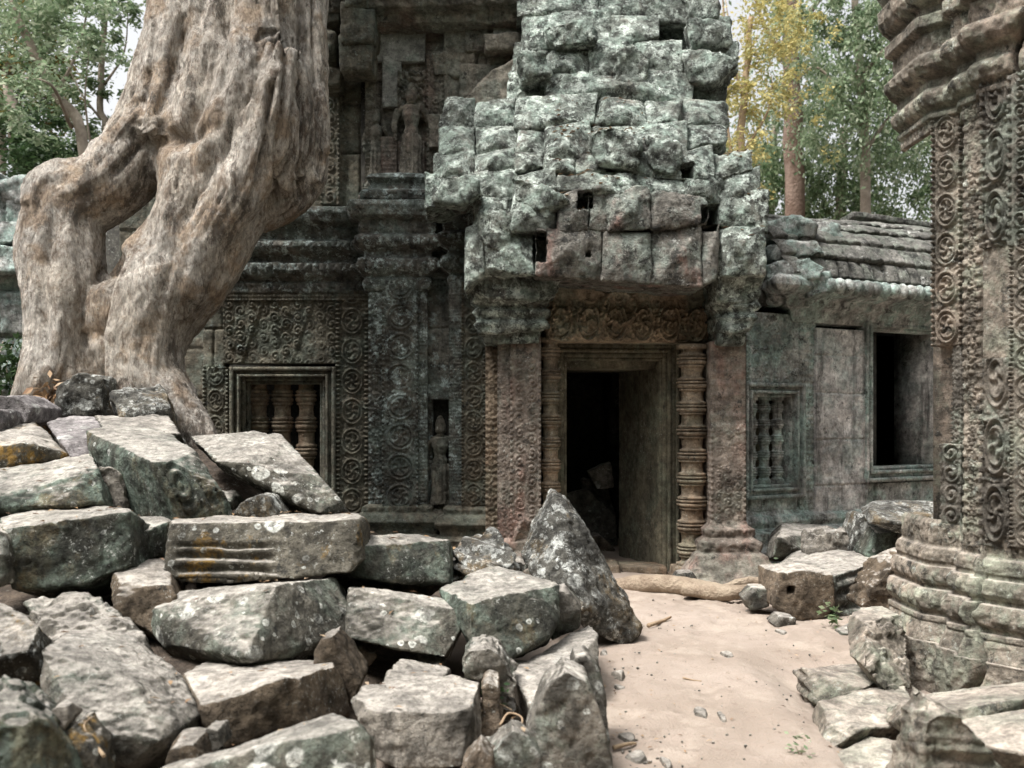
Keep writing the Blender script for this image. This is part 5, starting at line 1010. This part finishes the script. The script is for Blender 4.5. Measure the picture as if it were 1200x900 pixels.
b('slab', 'long tilted slab running off the right edge below the pier base', 'pier', HP([(1056, 824, 5.1), (1100, 810, 5.4), (1212, 798, 5.3), (1260, 800, 5.2), (1260, 826, 4.8), (1200, 820, 4.75), (1113, 832, 4.75), (1084, 862, 4.7), (1056, 842, 4.85)], .2, .08), .010, group=PGp, cuts=1, rough=.011)
b('slab', 'second slab below the long tilted slab at the right edge', 'pier', HP([(1122, 842, 4.7), (1200, 830, 4.7), (1260, 828, 4.6), (1260, 900, 4.2), (1200, 884, 4.2), (1150, 874, 4.3)], .2, .2), .010, group=PGp, cuts=1, rough=.011)
b('fluted_rock', 'pointed ridged rock at the bottom right corner', 'pier', PR([(1080, 905), (1084, 850), (1100, 822), (1126, 840), (1156, 872), (1184, 905), (1186, 960), (1076, 960)], 4.0, .3), .009, group=PGp, cat='rock', cuts=4, rough=.025, strata=.014, strata_f=30)
# rocks inside the dark doorway
for i, (q, Y, m, lb) in enumerate([([(688, 552), (716, 540), (720, 572), (700, 574)], 12.4, 'r_pale', 'pale triangular stone on the heap inside the dark doorway'), ([(664, 580), (690, 570), (722, 590), (724, 660), (664, 664)], 12.6, 'r_grey', 'large dim stone inside the dark doorway'),
        ([(680, 560), (712, 566), (722, 610), (690, 612)], 12.8, 'r_grey', 'upper dim stone resting behind the pale triangular one inside the doorway'), ([(668, 640), (700, 626), (722, 640), (722, 672), (668, 672)], 12.1, 'r_brown', 'low stone just inside the door passage')]):
    b('indoor_stone', lb, m, PR(q, Y, .3), .024, group='stones fallen inside the doorway', cat='stone')
# exposed root across the threshold
rt = thing('exposed_root', 'thick sandy tree root lying across the ground before the door sill', 'root', (xx(790, 9.1), 9.1, 0))
V, F = join([sph_chain([(c[:3], max(c[3], .012)) for c in pch(l, 8)], 12) for l in
             ([(716, 690, 9.6, 9), (750, 684, 9.4, 12), (790, 686, 9.2, 11), (830, 692, 9.05, 11), (862, 694, 9.0, 7), (886, 700, 8.9, 4)], [(800, 690, 9.0, 8), (850, 696, 8.8, 9), (880, 690, 8.8, 6), (910, 688, 8.9, 4)], [(846, 690, 9.1, 6), (876, 682, 9.2, 7), (912, 684, 9.2, 5)])])
V, F, N = remesh(V, F, .02, 2); V += N * (.022 * fbm(V, 5, 3, 2, stretch=(.4, 1, 1)) + .008 * fbm(V, 20, 3, 4))[:, None]
mk('root', V, F, M['rootb'], rt)
# ---------------------------------------------------------------- scattered bits on the path and the heap
rgs = np.random.default_rng(77)
def gz(x, y):
    P = np.array([[x, y, 0.]]); return float(mound(P[:, 0], P[:, 1])[0] + .035 * fbm(P, .9, 3, 3)[0] + .012 * fbm(P, 5, 3, 4)[0] - .13 * float(sstep(1.45, 1.9, x)) * float(sstep(7.0, 6.3, y)) - .012)
for i, (px, py, w, h, lb) in enumerate([(822, 832, 22, 10, 'curved pale stone half buried in the middle of the path'), (845, 836, 14, 12, 'rounded pale stone right of the curved one in the path'), (852, 764, 22, 5, 'flat pale stone flush with the sand up the path'),
        (724, 786, 18, 14, 'small pale stone at the foot of the wedge slab'), (745, 884, 34, 12, 'flat stone at the bottom edge right of the tall peaked rock'), (735, 862, 28, 7, 'thin flat stone above the flat stone at the bottom edge'), (708, 762, 12, 8, 'pebble in the shade of the pyramid rock'),
        (915, 736, 16, 6, 'flat pebble left of the moulded block'), (778, 893, 22, 8, 'low flat stone at the bottom edge of the path'), (726, 800, 14, 6, 'small chip of stone beside the standing rock')]):
    Y = EYE * FP / (py + h * .4 - HZ); a = np.sort(rgs.uniform(0, 6.28, 9)); z = gz(xx(px, Y), Y)
    P = []
    for t in a:
        for dz, s in ((-.03, 1), (h / FP * Y * .5, .7)):
            P.append((xx(px, Y) + s * w / FP * Y * .5 * math.cos(t), Y + s * .12 * math.sin(t), z + dz))
    V, F = rock(np.array(P), .008, cuts=3, rough=.008, seed=300 + i)[:2]; mk('path_stone', V, F, M['r_pale'], label=lb, cat='stone', group='stones lying in the sandy path')
def flat_leaf(n, fx, size):
    Vs, k = [], 0
    for i in range(n):
        x, y, z = fx(); a = rgs.uniform(0, 6.28); s = size * rgs.uniform(.4, 1.3); d = np.array((math.cos(a), math.sin(a), rgs.uniform(-.2, .3))); w = np.array((-math.sin(a), math.cos(a), rgs.uniform(-.3, .3))) * rgs.uniform(.2, .42)
        p = np.array((x, y, z + .012)); Vs += [p - d * s / 2, p + w * s / 2 + (0, 0, s * .12), p + d * s / 2, p - w * s / 2 + (0, 0, s * .1)]
    return np.array(Vs), np.arange(n * 4).reshape(n, 4)
def fpath():
    while 1:
        py = rgs.uniform(700, 905); px = rgs.uniform(690, 1000); Y = EYE * FP / (py - HZ); x = xx(px, Y)
        if mound(np.array([x]), np.array([Y]))[0] < .05 and rgs.random() < (1.0 if px < 780 or py < 740 else .35): return x, Y, gz(x, Y)
V, F = flat_leaf(110, fpath, .035); mk('fallen_leaves', V, F, M['dry'], smooth=False, kind='stuff', label='small dry leaves scattered over the sandy path', cat='leaves')
# gravel crumbs
Vc = []; Fc = []; n = 0
for i in range(300):
    x, y, z = fpath(); r = rgs.uniform(.003, .011); o = rgs.uniform(.6, 1.3, (6, 3)) * r
    q = np.array([(1, 0, 0), (-1, 0, 0), (0, 1, 0), (0, -1, 0), (0, 0, 1), (0, 0, -1)]) * o + (x, y, z + r * .3); Vc.append(q)
    Fc.append(np.array([(0, 2, 4), (2, 1, 4), (1, 3, 4), (3, 0, 4), (2, 0, 5), (1, 2, 5), (3, 1, 5), (0, 3, 5)]) + n); n += 6
mk('gravel', np.concatenate(Vc), np.concatenate(Fc), M['r_grey'], kind='stuff', label='fine stone crumbs strewn over the path', cat='gravel', smooth=False)
def drop(o_pts, vox=0):
    """real surface height under given plan points by ray casting the finished scene"""
    dg = bpy.context.evaluated_depsgraph_get(); out = []
    for x, y, zt in o_pts:
        h, loc, nn, *_ = scene.ray_cast(dg, Vector((x, y, zt)), Vector((0, 0, -1)))
        if h: out.append((loc.x, loc.y, loc.z, nn.z))
    return out
pts = []
for i in range(900):
    px = rgs.uniform(0, 620); Y = rgs.uniform(4, 8); pts.append((xx(px, Y), Y, 1.55))
hit = [h for h in drop(pts) if h[3] > .75 and h[2] < 1.3]
it = iter(hit[:150])
V, F = flat_leaf(min(150, len(hit)), lambda: next(it)[:3], .05); mk('fallen_leaves', V, F, M['dry'], smooth=False, kind='stuff', label='brown dead leaves lodged on the heap of blocks', cat='leaves')
lr = [(hx, hy, hz) for hx, hy, hz, nz in drop([(xx(px, Y), Y, 5.2) for px, Y in [(rgs.uniform(640, 760), rgs.uniform(9.4, 10.2)) for _ in range(160)] + [(rgs.uniform(850, 895), rgs.uniform(9.3, 10)) for _ in range(60)]]) if nz > .6]
it2 = iter(lr); V, F = flat_leaf(len(lr), lambda: next(it2), .07); mk('fallen_leaves', V, F, M['dry'], smooth=False, kind='stuff', label='rusty leaves caught on the ledges above the doorway', cat='leaves')
V, F = leaves(np.array([[*pt(66, 470, 8.75), .1], [*pt(60, 462, 8.8), .07], [*pt(56, 480, 8.6), .08]]), 260, .09, rgs, .5); mk('dry_grass', V, F, M['dry'], smooth=False, kind='stuff', label='dry straw and litter caught in the fork of the left root', cat='litter')
# sticks
def stick(lb, pts, r, mat='wood', name='dry_stick'):
    c = spline([(*pt(*p[:3]), r) for p in pts], 6); V, F = sph_chain([(q[:3], r * (1 - .5 * i / len(c))) for i, q in enumerate(c)], 7); mk(name, V, F, M[mat], label=lb, cat='stick', group='dry sticks')
stick('short dark stick on sand beside the tall peaked rock', [(719, 876, 4.8), (735, 872, 4.85), (745, 871, 4.9)], .012)
stick('pale bark strip lying on the path near the pyramid rock', [(760, 733, 7.6), (775, 728, 7.8), (786, 723, 7.9)], .018)
stick('thin twig in the middle of the path', [(800, 794, 6.1), (812, 797, 6.08), (822, 798, 6.05)], .006)
stick('long dry stem rising from the lower left corner beside the large angular block', [(122, 886, 3.75), (108, 868, 3.8), (98, 850, 3.82), (112, 838, 3.95)], .008)
stick('bent dry twig in the hollow left of the tall peaked rock', [(586, 850, 4.7), (596, 836, 4.75), (612, 842, 4.7), (606, 862, 4.6)], .007)
stick('thin dry stalk behind the round boulder', [(560, 836, 4.75), (580, 824, 4.85), (600, 832, 4.8)], .005)
def plant(name, lb, cen, n, size, mat):
    t = thing(name, lb, 'plant', tuple(cen)); c = np.array([[cen[0], cen[1], cen[2] + size * .8, size * .9]])
    mk('foliage', *leaves(c, n, size, rgs, .2), M[mat], t, smooth=False)
    mk('stem', *join([sph_chain([((cen[0], cen[1], cen[2] - .02), .004), ((cen[0] + rgs.uniform(-1, 1) * size, cen[1], cen[2] + size), .003)], 5) for _ in range(3)]), M['trunkgrey'], t)
plant('green_weed', 'tiny green weed at the bottom edge of the path left of the slabs', (xx(938, 4.75), 4.75, .0), 26, .035, 'leafb')
plant('green_weed', 'low green weed beside the stones in front of the moulded block', (xx(975, 7.7), 7.7, .03), 50, .05, 'leafg')
plant('green_weed', 'patch of green weeds at the gallery plinth right of the door pilaster', (xx(905, 9.7), 9.7, .05), 90, .06, 'leafg')
plant('green_weed', 'small plant growing in the gap beside the round boulder', (xx(578, 4.95), 4.95, .22), 40, .04, 'leafd')
# ---------------------------------------------------------------- trees beyond the ruins
rgt = np.random.default_rng(9)
def limb(P, r0, r1, seg=9):
    c = spline([(*p, 0) for p in P], 6)[:, :3]; k = len(c); c = c + rgt.normal(size=c.shape) * r0 * .12
    return sph_chain([(c[i], r0 + (r1 - r0) * i / (k - 1)) for i in range(k)], seg)
def tree(name, label, trunk, r, limbs, clumps, nleaf, size, lmat, bmat, droop=.4, spread=(1, 1, 1), group='forest trees beyond the ruins'):
    """trunk: points (px, py, Y); limbs: lists of such points; clumps: (px, py, Y, radius m)"""
    base = pt(*trunk[0]); t = thing(name, label, 'tree', (base[0], base[1], 0), group)
    tp = [pt(*p) for p in trunk]; tp[0] = np.array((base[0], base[1], -.1))
    L = [limb(tp, r, r * .55)]
    for l in limbs: L.append(limb([pt(*p) for p in l], r * .35, r * .08, 6))
    mk('trunk', *join(L), M[bmat], t)
    C = []
    for (a, b, Y, rr) in clumps:
        w = pt(a, b, Y)
        for _ in range(20):
            o = rgt.normal(size=3) * rr * .62 * np.array((1, .9, .85)); C.append((*(w + o), rr * rgt.uniform(.06, .24)))
    C = np.array(C)
    mk('crown', *leaves(C, nleaf, size, rgt, droop, spread), M[lmat], t, smooth=False)
# left side, seen between the frame edge and the big trunk
tree('slender_tree', 'slim pale leaning trunk with thin foliage left of the giant tree', [(112, 330, 19), (100, 190, 19), (66, 110, 19), (30, 40, 19), (-10, -60, 19)], .12, [[(66, 110, 19), (90, 60, 19), (110, -20, 19)], [(84, 150, 19), (60, 100, 18), (20, 90, 18)]],
     [(30, 40, 19, 1.0), (-20, -20, 19, 1.3), (60, 20, 19.5, .9), (110, 10, 19, .7), (10, 100, 18, .8)], 7000, .12, 'leafb', 'trunkgrey')
tree('forest_tree', 'thin branching tree with sparse green leaves against bright sky near the giant trunk', [(140, 330, 21), (128, 200, 21), (118, 120, 21), (122, 40, 21), (132, -60, 21)], .09, [[(122, 100, 21), (146, 60, 21), (150, 0, 21)], [(118, 140, 21), (90, 100, 21), (70, 50, 21)], [(120, 170, 21), (146, 130, 21), (160, 90, 21)], [(110, 190, 20), (100, 120, 20), (104, 60, 20)]],
     [(110, 60, 21, .6), (90, 110, 21, .6), (140, 10, 21, .4), (70, 30, 21, .9), (165, 120, 21, .25), (130, 160, 21, .35), (95, 160, 21, .6)], 5200, .12, 'leafg', 'trunkgrey')
tree('forest_tree', 'dense dark tree at the left edge behind the old wall', [(20, 330, 23), (20, 200, 23), (10, 100, 23)], .2, [],
     [(20, 170, 23, 1.0), (60, 175, 23, .8), (-30, 130, 23, 1.3), (40, 200, 22, 1.0), (85, 200, 22, .6), (0, 215, 21, 1.2)], 15000, .13, 'leafd', 'trunkgrey')
tree('forest_tree', 'bushy green tree with an orange tinged branch at the left edge', [(-10, 330, 26), (0, 180, 26), (10, 60, 26)], .2, [[(0, 150, 26), (30, 100, 26), (60, 70, 26)]],
     [(20, 90, 26, 1.0), (-20, 60, 26, 1.5), (45, 120, 26, .9), (15, 20, 26, 1.0), (55, 75, 26, .6)], 9500, .14, 'leafo', 'trunkgrey')
# right side
tree('tall_forest_tree', 'tall straight reddish trunk rising behind the gallery roof', [(932, 330, 27), (930, 200, 27), (928, 60, 27), (926, -80, 27), (926, -300, 27)], .30, [[(928, 80, 27), (900, 40, 27), (880, -20, 27)], [(928, 40, 27), (960, 0, 27), (985, -50, 27)]],
     [(880, -120, 27, 2.5), (980, -140, 27, 2.5)], 9000, .16, 'leafb', 'trunkred')
tree('yellow_tree', 'yellow-leaved tree between the tower and the tall reddish trunk', [(868, 340, 23), (866, 220, 23), (872, 120, 23), (880, 20, 23)], .12, [[(866, 220, 23), (852, 140, 23), (858, 60, 23), (850, 0, 23)], [(870, 180, 23), (900, 130, 23), (905, 90, 23)], [(872, 120, 23), (850, 30, 23), (846, -40, 23)]],
     [(870, 150, 23, .9), (890, 90, 23, .9), (880, 30, 23, .8), (915, 60, 23, .6), (862, 200, 23, .6), (910, 120, 23, .7), (900, 0, 23, .7), (850, 110, 23, .5), (930, 30, 24, .5)], 7000, .11, 'leafy', 'wood', .5)
tree('forest_tree', 'broad drooping green tree left of the carved pier', [(1010, 340, 25), (1015, 200, 25), (1008, 90, 25), (1000, -20, 25)], .15, [[(1012, 180, 25), (1060, 110, 25), (1085, 70, 25)], [(1010, 150, 25), (960, 80, 25), (930, 100, 25)], [(1008, 90, 25), (1050, 50, 24), (1062, 90, 24), (1075, 110, 24)]],
     [(960, 70, 25, 1.1), (1000, 40, 25, 1.1), (1040, 80, 25, 1.1), (1000, 130, 25, 1.2), (1060, 130, 25, 1.1), (960, 140, 25, 1.0), (1080, 60, 25, 1.0), (1040, 20, 25, .8), (960, 10, 25, .7), (1090, 180, 25, 1.2)], 19000, .13, 'leafb', 'trunkgrey', .9, (1, 1, 1.3))
tree('forest_tree', 'deep green tree low behind the gallery roof ridge', [(980, 340, 29), (985, 230, 29), (990, 150, 29)], .2, [],
     [(900, 200, 29, 1.2), (940, 180, 29, 1.3), (990, 200, 29, 1.3), (1040, 180, 29, 1.5), (1080, 200, 29, 1.4), (960, 230, 28, 1.2), (1010, 240, 28, 1.0), (890, 235, 28, .8), (1070, 245, 28, 1.2), (1100, 130, 29, 1.5)], 19000, .14, 'leafg', 'trunkgrey', .9, (1, 1, 1.3))
tree('forest_tree', 'feathery pale green tree filling the gap beside the tower', [(900, 340, 31), (905, 230, 31), (910, 120, 31)], .15, [],
     [(880, 180, 31, 1.1), (910, 150, 31, 1.2), (940, 120, 31, 1.2), (870, 230, 30, .9), (925, 220, 30, 1.0), (950, 60, 31, .9), (1000, 90, 32, 1.1)], 9000, .14, 'leafb', 'trunkgrey', .9, (1, 1, 1.3))

# unseen trees added around the near side of the clearing to shade the low sky
def shade_tree():
    t = thing('forest_tree', 'unseen leafy jungle tree added near the camera to shade the low sky', 'tree', (0, 0, 0), 'unseen jungle trees added to shade the clearing')
    tr = mk('trunk', *sph_chain([((0, 0, -.2), .45), ((.1, 0, 2), .34), ((.0, .2, 5), .28), ((-.2, .1, 9), .16)], 12), M['trunkgrey'], t)
    C = np.array([(*(rgt.normal(size=3) * (2.2, 2.2, 2.8) + (0, 0, 6.0)), rgt.uniform(.4, .9)) for _ in range(90)])
    V, F = leaves(C, 9000, .42, rgt, .4); V[:, 2] = np.maximum(V[:, 2], .4)
    return t, [tr, mk('crown', V, F, M['leafg'], t, smooth=False)]
t0, kids = shade_tree()
for i, (az, ds) in enumerate([(70, 11), (98, 10), (125, 11), (150, 12), (178, 12), (205, 12), (232, 12), (256, 11), (272, 12)]):
    x, y = math.sin(R(az)) * ds, math.cos(R(az)) * ds
    if i == 0: o = t0
    else:
        o = t0.copy(); scene.collection.objects.link(o)
        for c in kids:
            q = c.copy(); scene.collection.objects.link(q); q.parent = o
    o.location = (x, y, 0); o.rotation_euler = (0, 0, i * 1.3)
